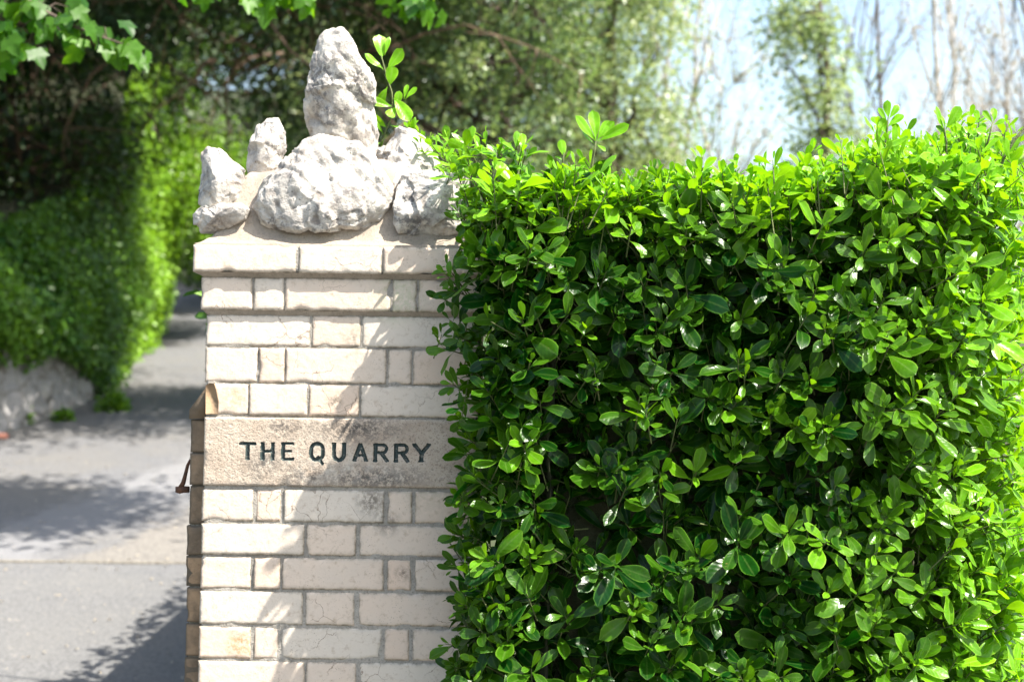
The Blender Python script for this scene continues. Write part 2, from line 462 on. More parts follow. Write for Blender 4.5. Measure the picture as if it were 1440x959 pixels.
# ------------------------------------------------------------------ gate pillar
YF = 3.0
class Pn:  # patch frame: origin + u,v,n
    def __init__(s, o, u, v, n): s.o, s.u, s.v, s.n = (np.array(q, float) for q in (o, u, v, n))
def vnoise(Pts, scale, seed=0.0):
    return np.array([mnoise.noise(Vector((p[0] * scale + seed, p[1] * scale + seed * .37, p[2] * scale - seed))) for p in Pts])
def rough_brick(mb, fr, u0, u1, v0, v1, h, depth, seed, tint, chip=.003, cell=.0035, edge=1.0):
    """brick face in the frame's plane, raised h along n; edges rounded and chipped"""
    nu = max(4, int((u1 - u0) / cell)); nv = max(4, int((v1 - v0) / cell))
    U, W = np.meshgrid(np.linspace(0, 1, nu), np.linspace(0, 1, nv))
    r = np.random.default_rng(seed)
    u = u0 + U * (u1 - u0); v = v0 + W * (v1 - v0)
    pts = np.stack([u.ravel(), v.ravel(), np.full(u.size, seed * .71)], 1)
    n1 = vnoise(pts, 55, seed).reshape(u.shape); n2 = vnoise(pts, 14, seed + 5).reshape(u.shape); n3 = vnoise(pts, 24, seed + 50).reshape(u.shape)
    # edges wander
    eu = np.where(U == 0, 1, 0) - np.where(U == 1, 1, 0); ev = np.where(W == 0, 1, 0) - np.where(W == 1, 1, 0)
    fall = lambda d: np.exp(-d / .006)
    wob = .0011 * n1 + .0030 * np.clip(n3 - .3, 0, 1) * 2 - .0011
    u2 = u + wob * (fall(u - u0) - fall(u1 - u)); v2 = v + wob * (fall(v - v0) - fall(v1 - v))
    dist = np.minimum(np.minimum(u - u0, u1 - u), np.minimum(v - v0, v1 - v))
    hh = h - .0016 * np.exp(-dist / .0009) * edge - chip * np.clip(n3 - .22, 0, 1) * 2.4 * np.exp(-dist / .005) + .0007 * n2 + .0003 * n1
    stain = np.clip(np.exp(-dist / .0026), 0, 1)
    V = fr.o + u2.ravel()[:, None] * fr.u + v2.ravel()[:, None] * fr.v + hh.ravel()[:, None] * fr.n
    F = grid_faces(nv, nu)
    if np.dot(np.cross(fr.u, fr.v), fr.n) < 0: F = F[:, ::-1]
    idx = np.arange(nu * nv).reshape(nv, nu)
    loop = np.concatenate([idx[0, :], idx[1:, -1], idx[-1, -2::-1], idx[-2:0:-1, 0]])
    back = V[loop] - fr.n * (hh.ravel()[loop][:, None] + depth)
    k = len(loop); i = np.arange(k); j = (i + 1) % k
    S = np.stack([loop[i], nu * nv + i, nu * nv + j, loop[j]], -1)
    if np.dot(np.cross(fr.u, fr.v), fr.n) < 0: S = S[:, ::-1]
    mb.add(np.concatenate([V, back]), [np.concatenate([F, S])], tint=tint, stain=np.concatenate([stain.ravel(), np.ones(k)]))

def zc(py): return P(455, py, YF).z
def xc(px, py): return P(px, py, YF).x
XL = xc(287.5, 590)                       # left face of the shaft
XR = XL + .575
YB = YF + .46
pillar = empty('gate_pillar', (XL + .28, YF + .23, 0), 'cream brick gate pillar with THE QUARRY name stone and rocks cemented on top', 'pillar')

fr_f = Pn((0, YF, 0), (1, 0, 0), (0, 0, 1), (0, -1, 0))
fr_l = Pn((XL, 0, 0), (0, 1, 0), (0, 0, 1), (-1, 0, 0))
fr_r = Pn((XR, 0, 0), (0, 1, 0), (0, 0, 1), (1, 0, 0))
fr_b = Pn((0, YB, 0), (1, 0, 0), (0, 0, 1), (0, 1, 0))
def sx(px): return px                       # joints given in pixels on the row y=py
courses = [  # (py top, py bottom, [joint spans in px: brick left,right ...], px shift reference)
 (445, 487, [(291, 436), (440, 507), (511, 668)]),
 (491, 538, [(290, 362), (366, 400), (403.5, 543), (547, 579), (583, 668)]),
 (542, 584, [(300, 350), (352, 432), (436, 505), (509, 668)]),
 (690, 733, [(284, 354), (360, 393), (399, 538), (545, 578), (584, 665)]),
 (738.5, 780, [(284, 427), (432, 500), (507, 665)]),
 (785.5, 828, [(281, 350), (356, 391), (396, 537), (544, 576), (583, 662)]),
 (833.5, 878, [(281, 424), (430, 497), (505, 662)]),
 (883.5, 926, [(279, 350), (356, 389), (394, 534), (540, 573), (580, 660)]),
 (931.5, 975, [(278, 426), (430, 499), (505, 660)])]
py = 980.5
A_, B_ = [(276, 347), (353, 386), (391, 531), (538, 571), (577, 656)], [(276, 421), (427, 494), (502, 656)]
k = 0
while zc(py + 43) > .02:
    courses.append((py, py + 43, (A_, B_)[k % 2])); py += 48.6; k += 1
mb = MB(); seed = 1; prng = random.Random(4)
def side_run(fr, z0, z1, h, off, s0, tnt):
    y = YF + .1125 + off; n = 0
    while y < YB - .03:
        L = (.215, .1025)[n % 2]; y1 = min(y + L, YB)
        rough_brick(tnt[0], fr, y, y1, z0, z1, h, .05, s0 + n, prng.random(), cell=.008); y = y1 + .01; n += 1
for ci, (a, b, br) in enumerate(courses):
    z1, z0 = zc(a), zc(b); mid = (a + b) / 2
    shift = XL - xc(br[0][0] if ci != 2 else 289, mid)    # keep the arris truly vertical
    for bi, (p, q) in enumerate(br):
        x0, x1 = xc(p, mid) + shift, xc(q, mid) + shift
        if bi == 0 and ci != 2: x0 = XL
        if bi == len(br) - 1: x1 = XR
        seed += 1
        header = (q - p) < 90
        tint = min(1, max(0, (.62 if header else .25) + prng.uniform(-.25, .3)))
        rough_brick(mb, fr_f, x0, x1, z0, z1, .003 * prng.uniform(.2, 1.2), .10, seed, tint)
    seed += 1
    rough_brick(mb, fr_l, YF + .004, YF + .1025, z0, z1, .0015, .04, seed, .5, cell=.008) if ci != 2 else None
    side_run(fr_l, z0, z1, .0015, (ci % 2) * .1125, 300 + ci * 9, [mb]); side_run(fr_r, z0, z1, .0015, (ci % 2) * .1125, 600 + ci * 9, [mb])
    x = XL; n = 0
    while x < XR - .03:
        L = (.215, .1025)[(n + ci) % 2]; x1 = min(x + L, XR)
        rough_brick(mb, fr_b, x, x1, z0, z1, .002, .05, 900 + ci * 7 + n, prng.random(), cell=.01); x = x1 + .01; n += 1
mb.build('brickwork', M['brick'], pillar)

# mortar core with uneven pointing
mb = MB()
def core(x0, x1, y0, y1, z0, z1, cell=.006, amp=.0018, inset=.0010):
    nu = int((x1 - x0) / cell); nv = int((z1 - z0) / cell)
    U, W = np.meshgrid(np.linspace(x0, x1, nu), np.linspace(z0, z1, nv))
    n1 = vnoise(np.stack([U.ravel(), W.ravel(), U.ravel() * 0], 1), 18, 3.1); n2 = vnoise(np.stack([U.ravel(), W.ravel(), U.ravel() * 0], 1), 90, 9.1)
    V = np.stack([U.ravel(), y0 + inset - amp * n1 * 1.3 - .0008 * n2, W.ravel()], 1)
    F = grid_faces(nv, nu)
    idx = np.arange(nu * nv).reshape(nv, nu)
    loop = np.concatenate([idx[0, :], idx[1:, -1], idx[-1, -2::-1], idx[-2:0:-1, 0]])
    back = V[loop].copy(); back[:, 1] = y1
    kk = len(loop); i = np.arange(kk); j = (i + 1) % kk
    S = np.stack([loop[i], nu * nv + i, nu * nv + j, loop[j]], -1)
    cap = (nu * nv + np.arange(kk))[::-1][None, :]
    mb.add(np.concatenate([V, back]), [np.concatenate([F, S]), cap])
core(XL + .003, XR - .003, YF, YB - .004, 0, zc(390))
core(XL - .021, XR + .021, YF - .024, YB + .018, zc(384), zc(350), inset=.002)
core(XL - .006, XR + .006, YF - .009, YB + .006, zc(437), zc(392), inset=.002)
mb.build('mortar_core', M['mortar'], pillar)

# corbelled courses and the moulded cap course
mb = MB()
def ring_course(spans, py0, py1, out, seed0, splay=0.0):
    z1, z0 = zc(py0), zc(py1)
    xl = XL - out; xr = XR + out; yf = YF - out
    fr = Pn((0, yf, 0), (1, 0, 0), (0, 0, 1), (0, -1, 0)); mid = (py0 + py1) / 2
    sh = xl - xc(spans[0][0], mid)
    for i, (p, q) in enumerate(spans):
        x0, x1 = xc(p, mid) + sh, xc(q, mid) + sh
        if i == 0: x0 = xl
        if i == len(spans) - 1: x1 = xr
        rough_brick(mb, fr, x0, x1, z0, z1, .001, .11, seed0 + i, (.45, .15, .55, .3, .6)[i % 5], chip=.007, edge=1.4)
    for frs, s in ((Pn((xl, 0, 0), (0, 1, 0), (0, 0, 1), (-1, 0, 0)), 20), (Pn((xr, 0, 0), (0, 1, 0), (0, 0, 1), (1, 0, 0)), 40)):
        y = yf + .004; n = 0
        while y < YB + out - .03:
            y1 = min(y + .215, YB + out); rough_brick(mb, frs, y, y1, z0, z1, .001, .05, seed0 + s + n, prng.random(), cell=.008); y = y1 + .006; n += 1
    rough_brick(mb, Pn((0, YB + out, 0), (1, 0, 0), (0, 0, 1), (0, 1, 0)), xl, xr, z0, z1, 0, .11, seed0 + 70, .4, cell=.012)
ring_course([(283, 353), (357, 397), (401, 547), (552, 584), (588, 680)], 393, 437, .010, 2000)
mb.build('corbel_course', M['brick'], pillar)
mb = MB()
ring_course([(274, 416), (421.5, 535), (539.5, 690)], 349, 385, .025, 2100)
mb.build('cap_course', M['brick'], pillar)
# bedding strips and splayed underside between them
mb = MB()
def strip(out0, out1, pya, pyb, seedn):
    """band around the shaft from projection out0 at pya (top) to out1 at pyb"""
    za, zb = zc(pya), zc(pyb)
    xs_ = np.linspace(0, 1, 90); rows = []
    for t in np.linspace(0, 1, 5):
        o_ = out0 + (out1 - out0) * t; z = za + (zb - za) * t
        P0 = [(XL - o_, YF - o_), (XR + o_, YF - o_), (XR + o_, YB + o_), (XL - o_, YB + o_)]
        row = []
        for e in range(4):
            a, b = np.array(P0[e]), np.array(P0[(e + 1) % 4])
            for q in np.linspace(0, 1, 60, endpoint=False):
                p = a + (b - a) * q
                jn = .0022 * mnoise.noise(Vector((p[0] * 40, p[1] * 40, z * 60 + seedn)))
                row.append((p[0] + jn * .5, p[1] - jn, z))
        rows.append(row)
    V = np.array(rows).reshape(-1, 3); n = 240
    i = np.arange(4)[:, None] * n; j = np.arange(n)[None, :]; j2 = (j + 1) % n
    mb.add(V, np.stack([i + j2, i + j, i + n + j, i + n + j2], -1).reshape(-1, 4))
    mb.add(V[[0, 60, 120, 180]], np.array([[0, 1, 2, 3]])); mb.add(V[[4 * n, 4 * n + 60, 4 * n + 120, 4 * n + 180]], np.array([[3, 2, 1, 0]]))
strip(.021, .007, 385.5, 392.5, 1)
strip(.008, -.001, 437.5, 444.5, 2)
mb.build('corbel_bedding', M['render'], pillar)

# cement mound that holds the rocks
mb = MB()
x0, x1, y0, y1 = XL - .024, XR + .024, YF - .023, YB + .023
nx, ny = 130, 90
zt = zc(348.5)
H = np.interp
def mound(x, y):
    px = 720 + (x / y) * 2000
    edge = min(x - x0, x1 - x, y - y0, y1 - y)
    hp = float(H(px, [270, 290, 345, 400, 470, 540, 600, 680], [.03, .10, .155, .17, .20, .19, .13, .06]))
    t = min(1, max(0, (edge - .012) / .085)); t = t * t * (3 - 2 * t)
    z = zt + .004 + min(edge, .02) * .45 + hp * t
    n = mnoise.noise(Vector((x * 22, y * 22, 3))) * .010 + mnoise.noise(Vector((x * 70, y * 70, 3))) * .003
    return z + n * min(1, edge / .02)
U, W = np.meshgrid(np.linspace(x0, x1, nx), np.linspace(y0, y1, ny))
Z = np.array([mound(a, b) for a, b in zip(U.ravel(), W.ravel())])
V = np.stack([U.ravel(), W.ravel(), Z], 1); F = grid_faces(ny, nx)
idx = np.arange(nx * ny).reshape(ny, nx)
loop = np.concatenate([idx[0, :], idx[1:, -1], idx[-1, -2::-1], idx[-2:0:-1, 0]])
back = V[loop].copy(); back[:, 2] = zt - .02
back[:, 0] = np.clip(back[:, 0], x0 + .004, x1 - .004); back[:, 1] = np.clip(back[:, 1], y0 + .004, y1 - .004)
kk = len(loop); i = np.arange(kk); j = (i + 1) % kk
mb.add(np.concatenate([V, back]), [np.concatenate([F, np.stack([loop[i], nx * ny + i, nx * ny + j, loop[j]], -1)])])
mb.build('cement_bed', M['render'], pillar)

# name stone: a fine grid whose letters are cut in
def letter_segments():
    """unit strokes: x 0..1 of the letter box, y 0..1 up; w = half width scale"""
    S = {}
    S['T'] = [((0, .93), (1, .93), .8), ((.5, .9), (.5, .03), 1), ((.0, .86), (.0, .93), .6), ((1, .86), (1, .93), .6), ((.36, .03), (.64, .03), .5)]
    S['H'] = [((.14, .97), (.14, .03), 1), ((.86, .97), (.86, .03), 1), ((.14, .5), (.86, .5), .75), ((0, .97), (.26, .97), .4), ((.74, .97), (1, .97), .4), ((0, .03), (.26, .03), .4), ((.74, .03), (1, .03), .4)]
    S['E'] = [((.14, .95), (.14, .05), 1), ((.1, .94), (.95, .94), .7), ((.14, .5), (.8, .5), .65), ((.1, .05), (.98, .05), .7), ((.95, .94), (.95, .85), .5), ((.98, .05), (.98, .14), .5)]
    arc = [(.5 + .40 * (abs(math.cos(a)) ** .75) * (1 if math.cos(a) > 0 else -1), .5 + .44 * (abs(math.sin(a)) ** .8) * (1 if math.sin(a) > 0 else -1)) for a in np.linspace(0, 2 * math.pi, 25)]
    S['Q'] = [(arc[q], arc[q + 1], .95) for q in range(24)] + [((.55, .22), (.88, -.18), .8)]
    u = [(.14, .97), (.14, .35)] + [(.5 - .36 * math.cos(a), .36 - .32 * math.sin(a)) for a in np.linspace(.15, math.pi - .15, 9)] + [(.86, .35), (.86, .97)]
    S['U'] = [(u[q], u[q + 1], 1) for q in range(len(u) - 1)] + [((0, .97), (.28, .97), .4), ((.72, .97), (1, .97), .4)]
    S['A'] = [((.5, .95), (.12, .04), .95), ((.5, .95), (.88, .04), .95), ((.26, .32), (.74, .32), .6), ((0, .03), (.24, .03), .4), ((.76, .03), (1, .03), .4)]
    bowl = [(.14, .94), (.6, .94)] + [(.6 + .26 * math.sin(a), .72 + .22 * math.cos(a)) for a in np.linspace(.2, math.pi - .2, 8)] + [(.6, .5), (.14, .5)]
    S['R'] = [((.14, .95), (.14, .03), 1), ((.5, .5), (.90, .04), .95), ((0, .03), (.27, .03), .4)] + [(bowl[q], bowl[q + 1], .78) for q in range(len(bowl) - 1)] + [((.84, .03), (1, .03), .4), ((0, .95), (.2, .95), .4)]
    S['Y'] = [((.1, .96), (.5, .46), .95), ((.9, .96), (.5, .46), .95), ((.5, .48), (.5, .03), 1), ((0, .97), (.22, .97), .4), ((.78, .97), (1, .97), .4), ((.34, .03), (.66, .03), .4)]
    return S
LS = letter_segments()
places = [('T', 338, 360, 622, 646), ('H', 367, 387, 622, 647), ('E', 396, 414, 622, 646.5), ('Q', 435.5, 457, 622.5, 647.5), ('U', 467, 487, 623, 647.5),
          ('A', 496, 518, 623, 648), ('R', 525, 547, 624, 648.5), ('R', 554, 576, 624, 649), ('Y', 580, 606, 624, 649)]
sz1, sz0 = zc(588), zc(684)
cell = .0010
SX0, SX1 = XL + .0005, XR - .002
nu = int((SX1 - SX0) / cell); nv = int((sz1 - sz0) / cell)
U, W = np.meshgrid(np.linspace(SX0, SX1, nu), np.linspace(sz0, sz1, nv))
SD = np.full(U.shape, 1.0)
for (ch, pa, pb, pt, pbm) in places:
    A0 = P(pa, pbm, YF); A1 = P(pb, pt, YF); lw, lh = A1.x - A0.x, A1.z - A0.z
    skew = P(pa, pt, YF).x - A0.x
    sel = (U > A0.x - .012) & (U < A1.x + .012) & (W > A0.z - .014) & (W < A1.z + .01)
    uu, ww = U[sel], W[sel]; best = np.full(uu.shape, 1.0)
    for (a, b, hw) in LS[ch]:
        ax, az = A0.x + a[0] * lw, A0.z + a[1] * lh; bx, bz = A0.x + b[0] * lw, A0.z + b[1] * lh
        dx, dz = bx - ax, bz - az; t = np.clip(((uu - ax) * dx + (ww - az) * dz) / (dx * dx + dz * dz + 1e-12), 0, 1)
        Ls = math.hypot(dx, dz) + 1e-9; al_ = ((uu - ax) * dx + (ww - az) * dz) / Ls; pe_ = np.abs((uu - ax) * dz - (ww - az) * dx) / Ls; ww_ = hw * .0044
        best = np.minimum(best, np.maximum(pe_ - ww_, np.maximum(-al_, al_ - Ls) - (ww_ * .55 if ch in 'QUR' else ww_ * .3)))
    SD[sel] = np.minimum(SD[sel], best)
flat = np.stack([U.ravel(), W.ravel(), U.ravel() * 0], 1)
n1 = vnoise(flat, 18, 2.2).reshape(U.shape); n2 = vnoise(flat, 110, 4.2).reshape(U.shape); n3 = vnoise(flat, 260, 4.2).reshape(U.shape); n4 = vnoise(flat, 30, 8.8).reshape(U.shape)
dist = np.minimum(np.minimum(U - SX0, SX1 - U), np.minimum(W - sz0, sz1 - W))
Y = YF - .0055 + .0030 * np.exp(-dist / .002) + .010 * np.clip(n4 - .2, 0, 1) * np.exp(-dist / .008) - .0005 * n1 + .0008 * np.clip(-n2, 0, 1) + .0007 * np.clip(n3 - .1, 0, 1)
SDn = SD + .0005 * n2 + .0003 * n3
Y = Y + np.clip(-SDn * 1.8, 0, .0045)
V = np.stack([U.ravel(), Y.ravel(), W.ravel()], 1)
F = grid_faces(nv, nu)
inside = SDn.ravel()[F].mean(1) < 0
idx = np.arange(nu * nv).reshape(nv, nu)
loop = np.concatenate([idx[0, :], idx[1:, -1], idx[-1, -2::-1], idx[-2:0:-1, 0]])
back = V[loop].copy(); back[:, 1] = YF + .12
kk = len(loop); i = np.arange(kk); j = (i + 1) % kk
S = np.stack([loop[i], nu * nv + i, nu * nv + j, loop[j]], -1)
mb = MB(); mb.add(np.concatenate([V, back]), [np.concatenate([F[~inside], S])])
name_stone = mb.build('name_stone', M['stone'], pillar)
Fi = F[inside]; used = np.unique(Fi); remap = -np.ones(nu * nv, int); remap[used] = np.arange(len(used))
bpy.context.view_layer.update()
mb = MB(); mb.add(V[used], remap[Fi])
mb.build('carved_lettering', M['paint'], name_stone)

# rocks on the pillar
def poly_r(poly, c, th):
    """radius of polygon around c in direction th (vectorised)"""
    P_ = np.array(poly) - c; best = np.zeros_like(th)
    dx, dz = np.cos(th), np.sin(th)
    for q in range(len(P_)):
        a, b = P_[q], P_[(q + 1) % len(P_)]; e = b - a
        den = dx * e[1] - dz * e[0]
        den = np.where(np.abs(den) < 1e-9, 1e-9, den)
        t = (a[0] * e[1] - a[1] * e[0]) / den; s = (a[0] * dz - a[1] * dx) / den
        ok = (s >= -1e-6) & (s <= 1 + 1e-6) & (t > 0); best = np.where(ok, np.maximum(best, t), best)
    return best
import bmesh
_bm = bmesh.new(); bmesh.ops.create_icosphere(_bm, subdivisions=6, radius=1)
ICO_V = np.array([v.co[:] for v in _bm.verts]); ICO_F = np.array([[v.index for v in f.verts] for f in _bm.faces]); _bm.free()
def rock(outline, Y, thick, seed, label, lean=0.0, amp=1.0, ex=.42, ridges=()):
    pts = np.array([[P(a, b, Y).x, P(a, b, Y).z] for a, b in outline]); c = pts.mean(0)
    rr_ = np.random.default_rng(seed + 40)
    d = ICO_V.copy(); th = np.arctan2(d[:, 2], d[:, 0])
    d[:, 1] = np.sign(d[:, 1]) * np.abs(d[:, 1]) ** ex
    d0 = d.copy()
    for _ in range(15):                      # chiselled planes, mostly facing front or back
        n_ = rr_.normal(size=3); n_[1] = -abs(n_[1]) - .35 if rr_.random() < .7 else abs(n_[1]) + .4
        n_ /= np.linalg.norm(n_); off = rr_.uniform(.40, .80)
        dt = d @ n_; over = np.clip(dt - off, 0, None)
        d = d - over[:, None] * n_[None] * np.array([.04, 1, .04])
    r = poly_r(pts, c, th); 
    X = c[0] + d[:, 0] * r; Z = c[1] + d[:, 2] * r
    Yc = Y + d[:, 1] * thick + (Z - c[1]) * lean
    V = np.stack([X, Yc, Z], 1)
    rs = seed * 3.7
    out = np.zeros(len(V)); pit = np.zeros(len(V))
    for i, p in enumerate(V):
        q = Vector((p[0] + rs, p[1], p[2]))
        e = mnoise.noise(q * 9); wq = q + Vector((e, -e, e)) * .02
        st = abs(mnoise.noise(Vector(((wq.x + wq.z) * 15, wq.y * 12, (wq.z - wq.x) * 6))))     # sloping seams
        f = mnoise.noise(q * 6.0); b = mnoise.fractal(q * 24, .6, 2.2, 6)
        v = mnoise.voronoi(q * 19)[0]; crease = max(0.0, .16 - (v[1] - v[0])) / .16
        hole = max(0.0, mnoise.noise(q * 46 + Vector((5, 5, 5))) - .36) * (1 if mnoise.noise(q * 9 + Vector((9, 2, 1))) > -.05 else .2)
        seam = max(0.0, .14 - st) / .14
        gr = mnoise.noise(Vector(((wq.x * .8 + wq.z * .6) * 9, wq.y * 30, (wq.z * .8 - wq.x * .6) * 34)))
        fc = 0.0
        for kk_, ss_ in ((10.0, .16), (22.0, .18), (55.0, .24)):
            c0 = mnoise.voronoi(wq * kk_)[1][0]; hv = mnoise.noise_vector(c0 * 5.37) * 1.0
            fc += ((wq * kk_ - c0).dot(hv) * .9 + mnoise.noise(c0 * 3.1) * .30) / kk_ * ss_
        out[i] = .003 * f + fc * .95 + .0016 * b + .0016 * gr - .0030 * seam - .007 * hole + .002
        pit[i] = min(1.0, hole * 4.0 + max(0, -fc * 60 - .45) * .8 + max(0, -gr - .2) * 1.2 + max(0, -b - .4) + seam * .4 * max(0, mnoise.noise(q * 12) + .4) + crease * .25)
    nrm = nvec(d0 * np.array([1 / max(r.mean(), .01), 1 / thick, 1 / max(r.mean(), .01)]))
    V = V + nrm * (out * amp)[:, None]
    mb = MB(); mb.add(V, ICO_F, pit=pit)
    o = mb.build('rock', M['rock'], pillar); o['label'] = label
    return o
rock([(430, 150), (433, 105), (445, 70), (455, 52), (468, 44), (483, 46), (495, 58), (505, 78), (517, 98), (526, 118), (528, 150), (534, 190), (536, 240), (480, 262), (438, 250), (432, 190)],
     3.17, .075, 1, 'tall upright pointed rock, highest on the pillar', lean=-.05, amp=1.25)
rock([(353, 290), (362, 262), (385, 240), (408, 215), (430, 192), (447, 184), (475, 188), (505, 200), (530, 225), (552, 262), (552, 285), (532, 308), (508, 325), (485, 323), (465, 329), (440, 324), (415, 331), (392, 326), (368, 312)],
     3.010, .085, 2, 'big diamond shaped rock at the front centre', lean=.06, amp=1.25)
rock([(347, 235), (350, 208), (362, 180), (376, 166), (392, 168), (401, 184), (402, 206), (395, 235), (370, 262), (350, 258)], 3.15, .045, 3, 'small upright rounded rock behind the left side', lean=.1, amp=.8)
rock([(280, 285), (281, 250), (283, 216), (293, 208), (310, 213), (330, 230), (344, 240), (349, 265), (345, 290), (320, 300), (295, 298)], 3.06, .075, 4, 'square white rock at the left edge', amp=.8)
rock([(275, 316), (274, 302), (285, 292), (310, 288), (340, 287), (350, 296), (344, 310), (325, 322), (300, 328), (281, 328)], 3.02, .055, 5, 'low flat white rock under the square one on the left edge', amp=.7)
rock([(553, 318), (553, 295), (558, 262), (566, 246), (600, 241), (630, 244), (658, 248), (660, 300), (652, 330), (615, 334), (585, 332), (560, 333)], 3.02, .075, 6, 'grey and white rock at the right edge beside the hedge', amp=1.0, lean=.1)
rock([(528, 240), (535, 212), (548, 192), (562, 180), (585, 186), (605, 205), (625, 240), (620, 262), (580, 270), (540, 265)], 3.15, .07, 7, 'pinkish rock behind the right side, below the leafy shoot', amp=1.1, lean=.2)
rock([(520, 262), (530, 232), (560, 226), (590, 236), (600, 258), (575, 285), (540, 288)], 3.09, .055, 8, 'smooth pale rock wedged between the front rock and the right one', amp=.7, lean=.3)

# lower side pier, set back on the drive side
sp = []
zt_w = zc(592)
XW = xc(259, 760)                            # its left face
YW = YF + .034
fr_w = Pn((0, YW, 0), (1, 0, 0), (0, 0, 1), (0, -1, 0)); fr_wl = Pn((XW, 0, 0), (0, 1, 0), (0, 0, 1), (-1, 0, 0))
mb = MB(); pyc = 593; n = 0
edges = [593, 638, 641, 684, 687, 740, 744, 784, 787, 828, 832, 879, 883, 927, 931, 975]
while edges[-1] < 1650: edges += [edges[-1] + 4.6, edges[-1] + 48.6]
for q in range(0, len(edges) - 1, 2):
    z1, z0 = zc(edges[q]), zc(edges[q + 1])
    if z0 < .01: break
    dx = prng.uniform(-.003, .003)
    rough_brick(mb, fr_w, XW + dx, XL + .03, z0, z1, prng.uniform(-.002, .003), .09, 3000 + q, prng.uniform(.1, 1) if edges[q] > 780 else prng.uniform(0, .4), chip=.009)
    y = YW + .003; nn = 0
    while y < YB - .02:
        y1 = min(y + (.215, .1025)[(nn + q // 2) % 2], YB); rough_brick(mb, fr_wl, y, y1, z0, z1, -dx, .06, 3200 + q * 5 + nn, prng.random(), cell=.007, chip=.006); y = y1 + .01; nn += 1
side = mb.build('side_pier', M['brick_worn'], pillar)
mb = MB()
V = []; 
def box(mb, x0, x1, y0, y1, z0, z1, **a):
    V = [(x, y, z) for z in (z0, z1) for y in (y0, y1) for x in (x0, x1)]
    mb.add(V, np.array([[0, 2, 3, 1], [4, 5, 7, 6], [0, 1, 5, 4], [2, 6, 7, 3], [0, 4, 6, 2], [1, 3, 7, 5]]), **a)
box(mb, XW + .005, XL + .02, YW + .005, YB - .003, 0, zt_w - .002)
mb.build('pier_mortar', M['mortar'], pillar, smooth=False)
# sloping coping brick on the side pier
mb = MB()
a0 = xc(261, 590); a1 = xc(304, 545)
prof = [(xc(262, 591), zc(591)), (xc(262, 579), zc(579)), (xc(266, 573), zc(573)), (xc(292, 544), zc(544)), (xc(300, 541), zc(541)), (xc(305, 550), zc(550)), (xc(307, 583), zc(583)), (xc(289, 585.5), zc(585.5)), (xc(288, 591), zc(591))]
yyv = np.linspace(YF - .009, YB, 30); rows = []
for yi, y in enumerate(yyv):
    for (x, z) in prof:
        # only the upper right lobe comes forward of the face; the rest is set back
        back = YW - .006 if x < XL + .004 and z < zc(560) else YF - .003
        yv = max(y, back) if yi == 0 else max(y, back + .001 * yi)
        rows.append((x + .0012 * mnoise.noise(Vector((x * 50, y * 60, z * 50))), yv, z + .0015 * mnoise.noise(Vector((y * 40, x * 60, z * 60)))))
V = np.array(rows); kx = len(prof)
i = np.arange(len(yyv) - 1)[:, None] * kx; j = np.arange(kx)[None, :]; j2 = (j + 1) % kx
mb.add(V, [np.stack([i + j2, i + j, i + kx + j, i + kx + j2], -1).reshape(-1, 4), np.array([list(range(kx))]), np.array([[(len(yyv) - 1) * kx + q for q in range(kx)][::-1]])], tint=.15, stain=.35)
pf = [(290, 544), (296, 540.5), (302, 541), (305, 550), (308, 566), (307, 583.5), (290, 584)]
n_ = len(pf); Va = [(xc(a, b), YF - .006 - .003 * (q in (2, 3, 4)), zc(b)) for q, (a, b) in enumerate(pf)] + [(xc(a, b), YF + .03, zc(b)) for a, b in pf]
q_ = np.arange(n_); mb.add(Va, [np.stack([q_, q_ + n_, (q_ + 1) % n_ + n_, (q_ + 1) % n_], -1), np.array([list(range(n_))[::-1]])], tint=1.0, stain=.0)
cop = mb.build('sloping_coping', M['brick_worn'], pillar, smooth=False)
# rusty iron gate hook
mb = MB()
hy = YW + .06
tube(mb, [P(268, 646, hy), P(264, 654, hy), P(261, 666, hy), P(258, 678, hy), P(254, 686, hy)], [.003, .0035, .004, .005, .006], 8)
tube(mb, [P(248.5, 689, hy), P(252, 689, hy), P(258, 688, hy), P(266, 688, hy)], [.006, .008, .0075, .007], 10)
tube(mb, [P(250.5, 684, hy), P(250.5, 692, hy)], [.006, .006], 10)
mb.build('iron_hook', M['rust'], pillar)

